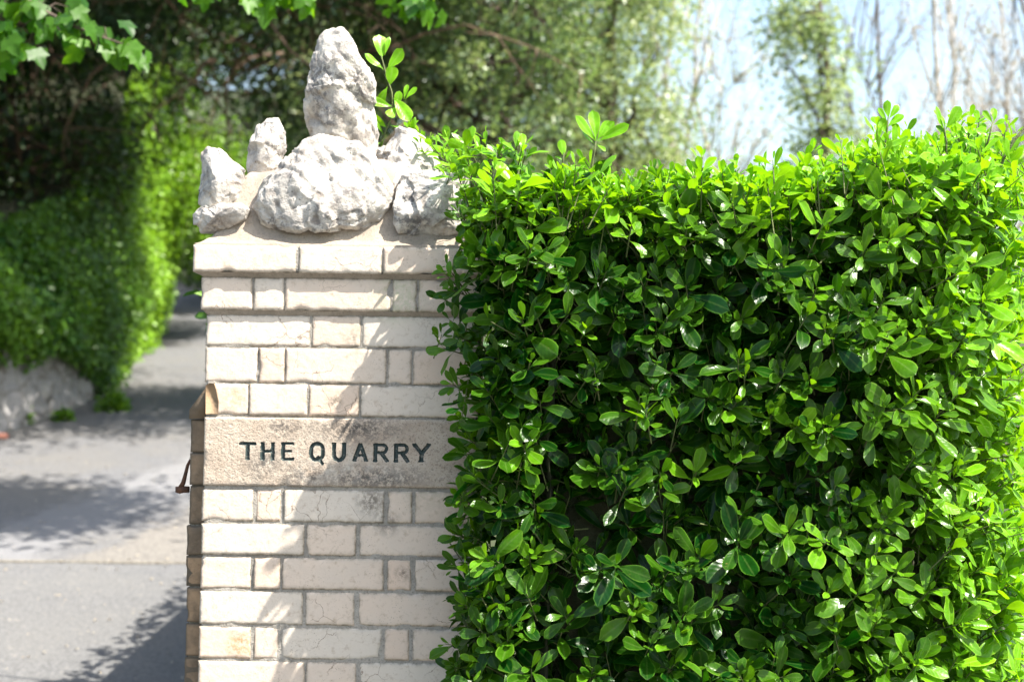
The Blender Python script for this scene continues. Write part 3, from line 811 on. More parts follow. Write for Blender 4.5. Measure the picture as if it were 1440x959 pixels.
# ------------------------------------------------------------------ leaves
def leaf_template(rows=8, colsn=5, curl=.25, fold=.25):
    """obovate leaf, length 1 along +y, width 1 along x, normal +z"""
    t = np.linspace(0, 1, rows); w_ = np.where(t < .12, .10, 0) + 0
    prof = np.interp(t, [0, .10, .2, .35, .5, .65, .78, .88, .95, 1.0], [.07, .10, .32, .64, .87, 1.0, .97, .80, .56, .04]) * .5
    u = np.linspace(-1, 1, colsn)
    Ux, T = np.meshgrid(u, t); Wd = prof[:, None] * Ux
    return Wd, T, Ux
def leaves(mb, B, D, N, L, Wd, tint, rg, rows=8, colsn=5):
    """B base, D direction, N upper normal (n,3)"""
    n = len(B)
    if n == 0: return
    D = nvec(D); N = nvec(N - (N * D).sum(1, keepdims=True) * D); S = np.cross(D, N)
    X, T, Ux = leaf_template(rows, colsn)
    X = X.ravel(); T = T.ravel(); Ux = Ux.ravel()
    curl = rg.normal(.10, .16, n)[:, None]; fold = rg.uniform(.05, .55, n)[:, None]; tw = rg.normal(0, .25, n)[:, None]
    xx = X[None] * Wd[:, None]; 
    fold_z = np.abs(X)[None] * fold * Wd[:, None] - .35 * (X[None] ** 2) * Wd[:, None] * rg.uniform(0, 2.2, n)[:, None]
    bend = -curl * (T[None] ** 2) * L[:, None]
    yy = T[None] * L[:, None] * (1 - .25 * np.abs(curl) * T[None])
    zz = fold_z + bend + tw * xx * T[None] + .010 * L[:, None] * np.sin(T[None] * 9 + rg.uniform(0, 6, n)[:, None]) * np.abs(Ux)[None] * 2
    V = B[:, None] + xx[..., None] * S[:, None] + yy[..., None] * D[:, None] + zz[..., None] * N[:, None]
    k = len(T); F0 = grid_faces(rows, colsn)
    F = (F0[None] + (np.arange(n) * k)[:, None, None]).reshape(-1, 4)
    mb.add(V.reshape(-1, 3), F, tint=np.repeat(tint, k), lu=np.tile(Ux, n), lv=np.tile(T, n))

def shoots(mb, sb, base, axis, rg, nodes=4, spacing=.011, Lmax=.062, tint=0.2, tip_boost=.25, rows=9, colsn=5, stem=True, scale=None):
    """decussate leafy shoots; base (n,3) = tip of shoot, axis = outward"""
    n = len(base); axis = nvec(axis); scale = np.ones(n) if scale is None else scale
    ref = nvec(rg.normal(size=(n, 3))); Uv = nvec(np.cross(axis, ref)); Wv = np.cross(axis, Uv)
    tint = np.broadcast_to(tint, (n,))
    for k in range(nodes):
        f = k / max(1, nodes - 1)
        ang0 = (k % 2) * np.pi / 2 + rg.normal(0, .2, n)
        pos = base - axis * (k * spacing * scale)[:, None] * 1.0
        for s in (0, 1):
            ang = ang0 + s * np.pi + rg.normal(0, .15, n)
            rad = np.cos(ang)[:, None] * Uv + np.sin(ang)[:, None] * Wv
            al = np.radians(np.clip(30 + 46 * f + rg.normal(0, 11, n), 5, 100))
            D = np.cos(al)[:, None] * axis + np.sin(al)[:, None] * rad
            N = np.sin(al)[:, None] * axis - np.cos(al)[:, None] * rad
            D = D + np.array([0, 0, -.10]) * f
            L = Lmax * (.48 + .52 * min(1, f * 1.4)) * rg.uniform(.62, 1.18, n) * scale
            Wd = L * rg.uniform(.29, .44, n)
            keep = rg.random(n) < (.96 if k < nodes - 1 else .7)
            tt = np.clip(tint + tip_boost * (1 - f) + rg.normal(0, .06, n), 0, 1)
            b = pos + rad * .002
            leaves(mb, b[keep], D[keep], N[keep], L[keep], Wd[keep], tt[keep], rg, rows, colsn)
    if stem and sb is not None:
        # straight thin stems, three sided
        tipp = base; bot = base - axis * (nodes * spacing * scale + .03)[:, None]
        a = np.linspace(0, 2 * np.pi, 4, endpoint=False)
        ring = np.cos(a)[None, :, None] * Uv[:, None] + np.sin(a)[None, :, None] * Wv[:, None]
        V = np.concatenate([tipp[:, None] + ring * .0010, bot[:, None] + ring * .0017], 1).reshape(-1, 3)
        F0 = np.array([[0, 1, 5, 4], [1, 2, 6, 5], [2, 3, 7, 6], [3, 0, 4, 7]])
        sb.add(V, (F0[None] + (np.arange(n) * 8)[:, None, None]).reshape(-1, 4))

# ------------------------------------------------------------------ hedge
HXL, HYF = -.070, 2.74
CR = .50                     # right corner radius
HXR = 1.15
HYB = 3.75
def hedge_plan(s):
    """arc-length s along left end, front, right corner, right side -> (x, y, nx, ny)"""
    segs = [('l', (HXL, 3.02), (HXL, HYF + .05)), ('a', (HXL + .05, HYF + .05), .05, math.pi, 1.5 * math.pi),
            ('l', (HXL + .05, HYF), (HXR - CR, HYF)), ('a', (HXR - CR, HYF + CR), CR, 1.5 * math.pi, 2 * math.pi), ('l', (HXR, HYF + CR), (HXR, HYB))]
    for g in segs:
        if g[0] == 'l':
            a, b = np.array(g[1]), np.array(g[2]); L = np.linalg.norm(b - a)
            if s <= L or g is segs[-1]:
                p = a + (b - a) * min(s / L, 1); t = (b - a) / L; return p[0], p[1], t[1], -t[0]
            s -= L
        else:
            c, r, a0, a1 = g[1:]; L = r * (a1 - a0)
            if s <= L:
                a = a0 + s / r; return c[0] + r * math.cos(a), c[1] + r * math.sin(a), math.cos(a), math.sin(a)
            s -= L
STOT = (3.02 - HYF - .05) + .05 * math.pi / 2 + (HXR - CR - HXL - .05) + CR * math.pi / 2 + (HYB - HYF - CR)
def htop(x): return float(np.interp(x, [-.3, -.1, .1, .35, .6, .8, 1.0, 1.1], [2.06, 2.06, 2.055, 2.065, 2.075, 2.105, 2.135, 2.14]))
rg = np.random.default_rng(21)
hedge = empty('clipped_hedge', (.45, 3.2, 0), 'dense clipped evergreen hedge with glossy leaves to the right of the pillar', 'hedge')
lm, sm = MB(), MB()
B, A, Tn, Sc = [], [], [], []
def add_side(n, depth0, depth1, zlo, zhi, jit, tint_f):
    for _ in range(n):
        s = rg.uniform(0, STOT); x, y, nx, ny = hedge_plan(s)
        zt_ = htop(x); z = rg.uniform(zlo, min(zhi, zt_))
        dep = rg.uniform(depth0, depth1)
        bulge = .028 * mnoise.noise(Vector((x * 5, y * 5, z * 5))) + .012 * mnoise.noise(Vector((x * 14, y * 14, z * 14)))
        rnd = max(0, z - (zt_ - .06)); dep += rnd * rnd / .12
        p = np.array([x - nx * dep, y - ny * dep, z]) + np.array([nx, ny, 0]) * bulge
        if p[0] < HXL + .02 and p[1] > 2.99: continue
        a = np.array([nx, ny, 0]) * .9 + np.array([0, 0, .62]) + rg.normal(0, jit, 3)
        right = max(0, (x - .62) / .44)
        high = max(0, (z - (zt_ - .16)) / .16)
        B.append(p); A.append(a); Tn.append(tint_f(right, high, x, z)); Sc.append(rg.uniform(.8, 1.15))
tf_out = lambda r, h, x, z: np.clip((.05 if rg.random() < (.88 if x < .55 and z < 1.88 else .72) else .42) + .75 * r + .50 * h + rg.normal(0, .08), 0, .95)  # young growth, plus the hedge's lit right and shaded middle put into tint
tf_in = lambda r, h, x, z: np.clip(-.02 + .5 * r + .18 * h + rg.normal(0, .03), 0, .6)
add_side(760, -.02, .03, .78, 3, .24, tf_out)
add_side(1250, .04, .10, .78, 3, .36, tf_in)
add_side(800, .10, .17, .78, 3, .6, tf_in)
add_side(900, -.01, .08, .0, .78, .45, tf_in)
B, A, Tn, Sc = map(np.array, (B, A, Tn, Sc))
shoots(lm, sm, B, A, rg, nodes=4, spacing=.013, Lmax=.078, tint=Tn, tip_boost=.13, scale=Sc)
# top surface
B, A, Tn, Sc = [], [], [], []
for _ in range(1500):
    x = rg.uniform(HXL - .06, HXR - .02); y = rg.uniform(HYF + .02, HYB)
    if x < HXL + .02 and y < 3.22: continue
    if x > HXR - CR and y < HYF + CR and (x - HXR + CR) ** 2 + (y - HYF - CR) ** 2 > (CR - .02) ** 2: continue
    up = rg.random() ** 2.2 * (.05 + .09 * max(0, min(1, (x - .55) / .3)))
    if x < 0.02: up *= .7
    z = htop(x) - rg.uniform(0, .05) + up + .015 * mnoise.noise(Vector((x * 9, y * 9, 0)))
    B.append((x, y, z)); A.append(np.array([0, -.15, 1.0]) + rg.normal(0, .33, 3)); Tn.append(np.clip(rg.normal(.86, .14), .35, 1)); Sc.append(rg.uniform(.75, 1.1))
B, A, Tn, Sc = map(np.array, (B, A, Tn, Sc))
shoots(lm, sm, B, A, rg, nodes=5, spacing=.016, Lmax=.060, tint=Tn, tip_boost=.12, scale=Sc)
# leaves that lap over the pillar's right side and spill over the rocks
B, A, Tn, Sc = [], [], [], []
for (px, py, Y, ax, tt) in [(612, 385, 2.86, (-.3, -.7, .5), .35), (622, 408, 2.84, (-.4, -.8, .1), .1), (618, 450, 2.84, (-.5, -.7, .3), .1), (632, 475, 2.82, (-.2, -.8, .2), .12), (610, 490, 2.86, (-.7, -.5, .1), .3),
                            (622, 540, 2.85, (-.5, -.7, .4), .3), (636, 590, 2.8, (-.3, -.8, .3), .2), (640, 640, 2.8, (-.3, -.9, .1), .1), (633, 700, 2.8, (-.3, -.9, .3), .35), (622, 750, 2.84, (-.5, -.8, .2), .15),
                            (622, 800, 2.84, (-.6, -.7, .1), .12), (640, 850, 2.8, (-.3, -.8, .4), .5), (612, 905, 2.86, (-.6, -.6, .2), .3), (625, 940, 2.84, (-.4, -.8, .2), .15), (640, 345, 2.84, (-.3, -.8, .4), .25),
                            (648, 300, 2.86, (-.3, -.8, .5), .3), (652, 265, 2.88, (-.3, -.6, .8), .6), (640, 235, 2.92, (-.5, -.5, .8), .8), (622, 215, 3.05, (-.5, -.5, .8), .85), (604, 200, 3.12, (-.5, -.3, .9), .9),
                            (590, 190, 3.2, (-.6, -.3, .9), .85), (655, 215, 2.95, (-.2, -.4, 1), .9), (675, 205, 2.9, (0, -.4, 1), .9), (575, 180, 3.24, (-.5, -.3, .9), .9), (632, 195, 3.1, (.1, -.3, 1), .85),
                            (700, 210, 2.85, (.1, -.4, 1), .85), (735, 205, 2.85, (.2, -.4, 1), .9), (660, 240, 2.85, (-.2, -.6, .7), .7)]:
    px += 14 if py > 330 else 0
    B.append(P(px, py, Y)); A.append(np.array(ax) + rg.normal(0, .12, 3)); Tn.append(tt); Sc.append(rg.uniform(.8, 1.05))
    for _ in range(2):
        B.append(np.array(P(px, py, Y)) + np.array([.02, .03, -.01]) + rg.normal(0, .02, 3)); A.append(np.array(ax) + rg.normal(0, .4, 3)); Tn.append(tt * .6); Sc.append(rg.uniform(.8, 1.0))
shoots(lm, sm, np.array(B), np.array(A), rg, nodes=4, spacing=.012, Lmax=.056, tint=np.array(Tn), tip_boost=.1, scale=np.array(Sc))
leafmesh = lm.build('leaf_cover', M['hedge_leaf'], hedge)
# thin woody stems showing among the leaves
for _ in range(12):
    s = rg.uniform(.1, STOT); x, y, nx, ny = hedge_plan(s); z = rg.uniform(.85, 1.95); p = np.array([x - nx * .035, y - ny * .035, z])
    d = nvec(np.array([nx * .3, ny * .3, 1.0]) + rg.normal(0, .5, 3)); L = rg.uniform(.06, .16)
    q = p[None] + np.linspace(0, L, 5)[:, None] * d[None] + np.cumsum(rg.normal(0, .006, (5, 3)), 0)
    tube(sm, q, np.linspace(.0022, .0012, 5), 5)
tube(sm, [P(1404, 245, 2.9), P(1412, 222, 2.9), P(1425, 200, 2.9), P(1446, 172, 2.9), P(1462, 158, 2.9)], [.0032, .003, .0028, .0025, .002], 7)
sm.build('stem_work', M['bark_green'], hedge)
# solid dark core added to block light behind the leaf cover
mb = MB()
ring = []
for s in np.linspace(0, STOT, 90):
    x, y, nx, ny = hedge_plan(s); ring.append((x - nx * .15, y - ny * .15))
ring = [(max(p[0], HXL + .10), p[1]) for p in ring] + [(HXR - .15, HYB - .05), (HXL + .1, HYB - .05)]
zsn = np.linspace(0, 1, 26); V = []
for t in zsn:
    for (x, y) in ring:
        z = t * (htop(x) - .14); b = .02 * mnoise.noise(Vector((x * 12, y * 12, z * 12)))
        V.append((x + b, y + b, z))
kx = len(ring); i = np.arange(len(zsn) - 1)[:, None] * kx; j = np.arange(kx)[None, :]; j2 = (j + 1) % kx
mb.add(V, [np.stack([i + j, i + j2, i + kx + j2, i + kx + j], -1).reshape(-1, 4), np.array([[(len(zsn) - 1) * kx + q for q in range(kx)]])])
mb.build('blocking_core', M['inner'], hedge)

def long_shoot(path, leaf_specs, label):
    """a young shoot standing out of the hedge: stem path + leaves (px,py,Y dir px,py, len px, tint)"""
    mbs = MB(); tube(mbs, path, np.linspace(.0026, .0013, len(path)), 7)
    so = mbs.build('long_shoot', M['bark_green'], hedge); so['label'] = label
    bpy.context.view_layer.update()
    ml = MB(); B, D, N, L, Wd, T = [], [], [], [], [], []
    for (px, py, qx, qy, Y, dy, wf, tt) in leaf_specs:
        a = P(px, py, Y); b = P(qx, qy, Y + dy); B.append(a); D.append(b - a); L.append((b - a).length)
        nn = Vector((.25, -1, .55)) + Vector(rg.normal(0, .25, 3)); N.append(nn); Wd.append((b - a).length * wf); T.append(tt)
    f = lambda q: np.array([list(v) for v in q])
    leaves(ml, f(B), f(D), f(N), np.array(L), np.array(Wd), np.array(T), rg, 10, 7)
    bpy.context.view_layer.update()
    ml.build('shoot_leaves', M['hedge_leaf'], so)
Y1 = 3.22
long_shoot([P(527, 222, Y1), P(540, 190, Y1), P(553, 158, Y1), P(551, 130, Y1), P(543, 105, Y1), P(536, 78, Y1)],
    [(537, 84, 534, 46, Y1, .01, .52, .9), (541, 78, 548, 50, Y1, .0, .25, .9), (539, 98, 513, 76, Y1, -.01, .42, .85), (544, 100, 568, 70, Y1, .0, .48, .9),
     (548, 122, 552, 92, Y1, -.01, .62, .95), (545, 122, 531, 148, Y1, .0, .42, .8), (553, 150, 515, 142, Y1, -.01, .40, .8), (553, 138, 578, 168, Y1, -.02, .50, .95),
     (556, 155, 562, 128, Y1, .0, .4, .85), (556, 150, 545, 168, Y1, -.02, .55, .9), (570, 140, 586, 122, Y1, .0, .35, .9), (568, 140, 573, 118, Y1, .0, .3, .85),
     (545, 180, 520, 162, Y1, -.02, .40, .8), (548, 176, 571, 182, Y1, -.03, .36, .85), (540, 190, 524, 172, Y1, -.03, .35, .7), (536, 200, 519, 205, Y1, -.03, .35, .45), (540, 196, 528, 214, Y1, .0, .3, .3)],
    'tall upright shoot with oval leaves beside the pointed rock')
Y2 = 2.80
long_shoot([P(828, 262, Y2), P(832, 240, Y2), P(836, 215, Y2), P(838, 198, Y2)],
    [(838, 200, 809, 163, Y2, -.01, .36, .8), (838, 198, 834, 154, Y2, .01, .36, .9), (839, 198, 858, 168, Y2, .0, .35, .9), (840, 199, 886, 176, Y2, -.01, .30, .95),
     (840, 197, 864, 172, Y2, .01, .32, .9), (837, 204, 817, 186, Y2, .0, .25, .7), (839, 203, 852, 212, Y2, -.01, .4, .8)], 'single rosette standing above the hedge top right of centre')
Y3 = 2.78
long_shoot([P(790, 240, Y3), P(792, 225, Y3), P(793, 215, Y3)], [(793, 222, 789, 196, Y3, 0, .5, .9), (794, 224, 803, 212, Y3, 0, .4, .8), (792, 226, 780, 218, Y3, 0, .4, .7)], 'short shoot with one upright leaf left of the tall rosette')
Y4 = 2.9
long_shoot([P(1240, 240, Y4), P(1245, 210, Y4), P(1248, 180, Y4), P(1249, 165, Y4)],
    [(1249, 168, 1247, 141, Y4, 0, .45, .85), (1250, 168, 1265, 146, Y4, 0, .35, .9), (1248, 172, 1234, 152, Y4, 0, .35, .8), (1248, 180, 1270, 158, Y4, 0, .45, .9), (1247, 190, 1236, 166, Y4, 0, .5, .9), (1246, 212, 1264, 195, Y4, 0, .4, .9), (1245, 212, 1231, 186, Y4, 0, .4, .8)],
    'leafy shoot rising above the hedge near its right end')
long_shoot([P(1330, 230, Y4), P(1331, 200, Y4), P(1328, 180, Y4)],
    [(1328, 184, 1312, 150, Y4, 0, .3, .9), (1329, 182, 1325, 148, Y4, 0, .35, .9), (1330, 182, 1351, 150, Y4, 0, .45, .85), (1330, 195, 1318, 175, Y4, 0, .4, .5), (1331, 200, 1352, 185, Y4, 0, .4, .9), (1331, 205, 1308, 190, Y4, 0, .4, .8)],
    'leafy shoot beside the bare stem at the right end of the hedge')
long_shoot([P(1385, 215, Y4), P(1392, 190, Y4), P(1396, 172, Y4)],
    [(1396, 174, 1382, 156, Y4, 0, .4, .9), (1397, 173, 1400, 150, Y4, 0, .4, .95), (1397, 176, 1414, 168, Y4, 0, .4, .9), (1393, 190, 1412, 186, Y4, 0, .4, .9), (1392, 195, 1374, 180, Y4, 0, .4, .8)],
    'leafy shoot at the far right corner of the hedge')

# ------------------------------------------------------------------ simple small leaves for far foliage
def cards(mb, B, D, N, L, Wd, tint, kind='oval'):
    n = len(B); D = nvec(D); N = nvec(N - (N * D).sum(1, keepdims=True) * D); S = np.cross(D, N)
    if kind == 'oval':
        t = np.array([[0, 0, 0], [.5, .35, .12], [.42, .75, .08], [0, 1, -.08], [-.42, .75, .08], [-.5, .35, .12]])
        F0 = [np.array([[0, 1, 2, 3], [0, 3, 4, 5]])]
    elif kind == 'ivy':
        t = np.array([[0, 0, 0], [.55, .05, .05], [.42, .45, .04], [0, 1, -.1], [-.42, .45, .04], [-.55, .05, .05]]); F0 = [np.array([[0, 1, 2, 3], [0, 3, 4, 5]])]
    elif kind == 'maple':
        a = [(0, 0), (.2, .03), (.42, .0), (.47, .22), (.60, .50), (.40, .52), (.30, .58), (.24, .78), (0, 1.0), (-.24, .78), (-.30, .58), (-.40, .52), (-.60, .50), (-.47, .22), (-.42, .0), (-.2, .03)]
        t = np.array([[0, .3, -.02]] + [[x, y, .22 * abs(x) - .45 * max(0, y - .3) ** 2 - .35 * x * x] for x, y in a]); k = len(a)
        F0 = [np.array([[0, 1 + q, 1 + (q + 1) % k] for q in range(k)])]
    elif kind == 'needle':
        t = np.array([[-.5, 0, 0], [.5, 0, 0], [.35, 1, -.1], [-.35, 1, -.1]]); F0 = [np.array([[0, 1, 2, 3]])]
    V = B[:, None] + (t[None, :, 0] * Wd[:, None])[..., None] * S[:, None] + (t[None, :, 1] * L[:, None])[..., None] * D[:, None] + (t[None, :, 2] * L[:, None])[..., None] * N[:, None]
    k = len(t)
    mb.add(V.reshape(-1, 3), [(f[None] + (np.arange(n) * k)[:, None, None]).reshape(-1, f.shape[1]) for f in F0], tint=np.repeat(tint, k))

# return hedge behind the pillar along the drive (its shadow lies on the tarmac)
rear = empty('boundary_hedge', (-.4, 6.2, .3), 'clipped hedge along the drive behind the pillar', 'hedge')
mb = MB(); rg = np.random.default_rng(5)
RX0, RX1, RY0, RY1 = -.90, -.1, 4.35, 8.1
n = 9000
B = np.stack([rg.uniform(RX0, RX1, n), rg.uniform(RY0, RY1, n), rg.uniform(.2, 2.18, n)], 1)
f = rg.integers(0, 4, n)
B[f == 0, 0] = RX0 + rg.normal(0, .035, (f == 0).sum()); B[f == 1, 2] = 2.16 + np.abs(rg.normal(0, .045, (f == 1).sum())); B[f == 2, 1] = RY0 + rg.normal(0, .03, (f == 2).sum()); B[f == 3, 1] = RY1 + rg.normal(0, .04, (f == 3).sum())
cards(mb, B, rg.normal(0, 1, (n, 3)) + np.array([-.4, -.2, .5]), rg.normal(0, .6, (n, 3)) + np.array([-.5, -.3, .8]), rg.uniform(.05, .08, n), rg.uniform(.025, .04, n), np.clip(rg.normal(.3, .2, n), 0, 1))
mb.build('leaf_cover', M['ivy_leaf'], rear)
mb = MB(); box(mb, RX0 + .08, RX1 - .05, RY0 + .08, RY1 - .08, .1, 2.1); mb.build('blocking_core', M['inner'], rear, smooth=False)

# ------------------------------------------------------------------ left bank: rubble wall + ivy
wall = empty('rubble_wall', (-5.4, 14, zroad(14)), 'low grey rubble retaining wall under the ivy at the left', 'wall')
mb = MB(); ysw = np.arange(8.0, 18.0, .05); rows = []
rr = np.linspace(0, 1, 22)
for t in rr:
    for y in ysw:
        h = float(np.interp(y, [8, 13.7, 15.8, 17, 18], [1.05, 1.0, .72, .4, .3])) + .05 * math.sin(y * 3)
        z = zroad(y) - .05 + t * max(.2, h)
        v = mnoise.voronoi(Vector((y * 2.6, z * 3.4, 0)))[0]
        d = .07 * min(1, (v[1] - v[0]) * 2.2) + .03 * mnoise.noise(Vector((y * 8, z * 8, 1)))
        rows.append((wallx(y) - .05 - t * .12 + d, y, z))
mb.add(rows, grid_faces(len(rr), len(ysw)))
n0 = len(rr); k = len(ysw); tb = np.array(rows[-k:]); bk = tb.copy(); bk[:, 0] -= .5
mb.add(np.concatenate([tb, bk]), grid_faces(2, k))
mb.build('stone_face', M['wallstone'], wall)

def mass(mb, n, surf, rg, size, tint, kind='ivy', down=.6, spread=.10):
    """leaves over a surface function (a,b in 0..1)->(p, normal)"""
    B, N = [], []
    for _ in range(n):
        p, nn = surf(rg.random(), rg.random()); B.append(p); N.append(nn)
    B = np.array(B); N = nvec(np.array(N)); B = B + N * rg.normal(0, spread, (n, 1)) + rg.normal(0, .03, (n, 3))
    D = np.array([0, 0, -down]) + rg.normal(0, .6, (n, 3)) + N * .3
    L = rg.uniform(.7, 1.3, n) * size
    cards(mb, B, D, N + rg.normal(0, .38, (n, 3)) + np.array([0, 0, .25]), L, L * .85, np.clip(tint(B) + rg.normal(0, .12, n), 0, 1), kind)

ivy = empty('ivy_bank', (-5.5, 19, zroad(19)), 'thick ivy curtain hanging over the bank along the left of the drive', 'ivy')
def ivy_prof(y):
    """bottom height above the road, top height, forward bulge"""
    lo = float(np.interp(y, [8, 13.5, 15.0, 15.9, 16.5, 17.0, 18.5, 28], [.95, .9, .72, .52, .3, .04, .02, .02]))
    hi = float(np.interp(y, [8, 14, 17, 19, 22, 28], [2.0, 2.0, 2.5, 4.0, 4.8, 4.8]))
    if lo > .3: lo -= .30 * max(0, mnoise.noise(Vector((y * 1.7, 3, 1)))) * 2.2
    return lo, hi
def ivy_surf(a, b):
    y = 8.5 + (a ** .9) * 20.5; lo, hi = ivy_prof(y)
    h = lo + (hi - lo) * b
    bul = .22 * math.sin(min(1, b * 2.2) * math.pi / 2) + .20 * mnoise.noise(Vector((y * 1.1, h * 1.3, 2))) + .09 * mnoise.noise(Vector((y * 3, h * 3, 5)))
    over = float(np.interp(y, [8, 18, 20, 23, 28], [-.5, -.3, .0, .3, .3])) * max(0, b - .3)
    x = wallx(y) + bul + over - (b ** 2) * .35 * (y < 18)
    return (x, y, zroad(y) + h), (1, -.25, .25)
mb = MB(); rg = np.random.default_rng(9)
ivy_lit_tint = lambda B: .30 + .10 * np.sin(B[:, 1] * 3 + B[:, 2] * 2) + .62 * np.clip((B[:, 1] - 17.6) / 1.5, 0, 1)  # far stretch tinted brighter, sunlight put into the leaf colour
mass(mb, 50000, ivy_surf, rg, .064, ivy_lit_tint, spread=.08)
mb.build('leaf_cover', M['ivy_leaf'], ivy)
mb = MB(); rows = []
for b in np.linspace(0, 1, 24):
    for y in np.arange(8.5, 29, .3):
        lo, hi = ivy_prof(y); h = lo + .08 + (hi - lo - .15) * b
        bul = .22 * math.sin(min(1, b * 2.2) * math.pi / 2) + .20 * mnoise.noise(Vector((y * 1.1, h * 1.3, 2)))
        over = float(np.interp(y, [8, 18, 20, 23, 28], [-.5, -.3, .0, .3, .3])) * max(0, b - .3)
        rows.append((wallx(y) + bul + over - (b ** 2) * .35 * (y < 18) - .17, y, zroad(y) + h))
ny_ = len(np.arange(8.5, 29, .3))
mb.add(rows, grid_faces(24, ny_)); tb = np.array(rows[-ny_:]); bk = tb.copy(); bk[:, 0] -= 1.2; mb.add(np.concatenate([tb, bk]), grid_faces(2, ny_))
mb.build('blocking_core', M['inner'], ivy)

# weeds at the wall foot
def weed(px, py, r, label, seedn):
    g = G(px, py); rgw = np.random.default_rng(seedn); mbw = MB(); n = int(260 * r / .2)
    d = nvec(rgw.normal(0, 1, (n, 3)) + np.array([.2, -.1, .6])); rad = rgw.random(n)[:, None] ** .5 * r
    B = np.array(g) + d * rad * np.array([1, 1, .9]) + np.array([0, 0, r * .15]); B[:, 2] = np.maximum(B[:, 2], zroad(g.y) + .01)
    cards(mbw, B, d + rgw.normal(0, .5, (n, 3)), rgw.normal(0, .5, (n, 3)) + np.array([.4, -.3, .8]), rgw.uniform(.05, .11, n), rgw.uniform(.03, .05, n), np.clip(rgw.normal(.45, .2, n), 0, 1))
    for q in range(8):
        e = np.array(g) + nvec(rgw.normal(0, 1, 3) + np.array([0, 0, 1.0])) * r * .7
        tube(mbw, [np.array(g), (np.array(g) + e) / 2 + [0, 0, .02], e], [.004, .003, .002], 4, tint=.3)
    o = mbw.build('wild_plant', M['ivy_leaf'], loc=tuple(g)); tag(o, label, 'plant', 'wild plants at the foot of the rubble wall')
weed(158, 578, .17, 'green weed clump at the foot of the wall end nearest the ivy curtain', 1)
weed(88, 592, .08, 'smallest weed growing against the middle of the rubble wall', 2)
weed(14, 596, .20, 'large weed clump against the rubble wall at the photo left edge', 3)
# red clay fragment
g = G(6, 618); mb = MB(); box(mb, g.x - .10, g.x + .03, g.y - .04, g.y + .05, g.z + .004, g.z + .06, tint=0, stain=0)
o = mb.build('clay_fragment', M['redbrick'], loc=tuple(g), smooth=False); tag(o, 'broken red clay brick lying by the wall foot at far left', 'brick')
bev = o.modifiers.new('b', 'BEVEL'); bev.width = .012; bev.segments = 3

# ------------------------------------------------------------------ trees
def limb_path(a, b, rg, sag=0., n=7, wob=.08):
    a, b = np.array(a, float), np.array(b, float); t = np.linspace(0, 1, n)[:, None]; L = np.linalg.norm(b - a)
    p = a + (b - a) * t; w_ = rg.normal(0, wob * L / n ** .5, (n, 3)); w_[0] = 0; w_[-1] = 0
    p = p + np.cumsum(w_, 0) * np.sin(t * np.pi) * .8; p[:, 2] += np.sin(t[:, 0] * np.pi) * sag * L
    return p
BARE = []
def tree(name, label, cat, base, top, blobs, clumps, per, leaf, mat, barkm, seedn, trad=.14, group=None, spread=.28, tintf=None, kind='oval', twigs=4, minsky=0.0, sag=.08, wob=.12, rise=0.0):
    """blobs: list of (centre, radii, weight). leaves live in clumps at branch ends inside the blobs"""
    rg = np.random.default_rng(seedn)
    root = empty(name, base, label, cat, group)
    tb, lb = MB(), MB()
    tp = limb_path(base, top, rg, 0, 9, .06); rad = np.linspace(trad, trad * .3, 9); rad[0] *= 1.3
    tube(tb, tp, rad, 9)
    wts = np.array([b[2] for b in blobs], float); wts /= wts.sum()
    ends = []
    mains = []
    for q in range(max(5, clumps // 14)):
        bi = rg.choice(len(blobs), p=wts); c, r, _ = blobs[bi]
        d = nvec(rg.normal(size=3)) * rg.uniform(.2, .8); e = np.array(c) + d * np.array(r)
        i = rg.integers(3, 9); lp = limb_path(tp[i], e, rg, sag, 8, .10)
        tube(tb, lp, np.linspace(rad[i] * .55, trad * .08 + .004, 8), 6); mains.append(lp)
    allm = np.concatenate([m_[3:] for m_ in mains])
    for q in range(clumps):
        bi = rg.choice(len(blobs), p=wts); c, r, _ = blobs[bi]
        d = nvec(rg.normal(size=3)) * rg.uniform(.25, 1.0) ** .45; e = np.array(c) + d * np.array(r)
        near_ = allm[np.argmin(((allm - e + np.array([0, 0, rise])) ** 2).sum(1) + rg.uniform(0, .15, len(allm)))]
        lp = limb_path(near_, e, rg, .05 * (rise == 0), 5, wob); tube(tb, lp, np.linspace(.014 + trad * .06, .005, 5), 4)
        ends.append(e)
        for _ in range(twigs):
            e2 = e + rg.normal(0, spread, 3) * (1, 1, 1 - .4 * (rise > 0)) + np.array([0, 0, rise * .5]); tube(tb, limb_path(lp[3], e2, rg, 0, 4, wob * .8), np.linspace(.006, .002, 4), 3)
    E = np.array(ends)
    if per > 0:
        n = len(E) * per; ci = np.repeat(np.arange(len(E)), per)
        sc_ = rg.uniform(.6, 1.3, len(E))[ci][:, None]
        B = E[ci] + rg.normal(0, spread, (n, 3)) * sc_ * np.array([1, 1, .75])
        out = nvec(B - E[ci] + 1e-6)
        D = out * .6 + rg.normal(0, .6, (n, 3)) + np.array([0, 0, -.15]); N = rg.normal(0, .55, (n, 3)) + np.array([.15, -.1, .9])
        L = rg.uniform(.65, 1.3, n) * leaf
        ct = rg.normal(0, .14, len(E))[ci]
        tt = (tintf(B) if tintf else np.full(n, .4)) + ct + rg.normal(0, .14, n)
        cards(lb, B, D, N, L, L * rg.uniform(.45, .62, n), np.clip(tt, 0, 1), kind)
    for lp, r0 in BARE: tube(tb, lp, np.linspace(r0, .003, len(lp)), 5)
    BARE.clear()
    tb.build('trunk', barkm, root)
    if per > 0: lb.build('crown', mat, root)
    return root

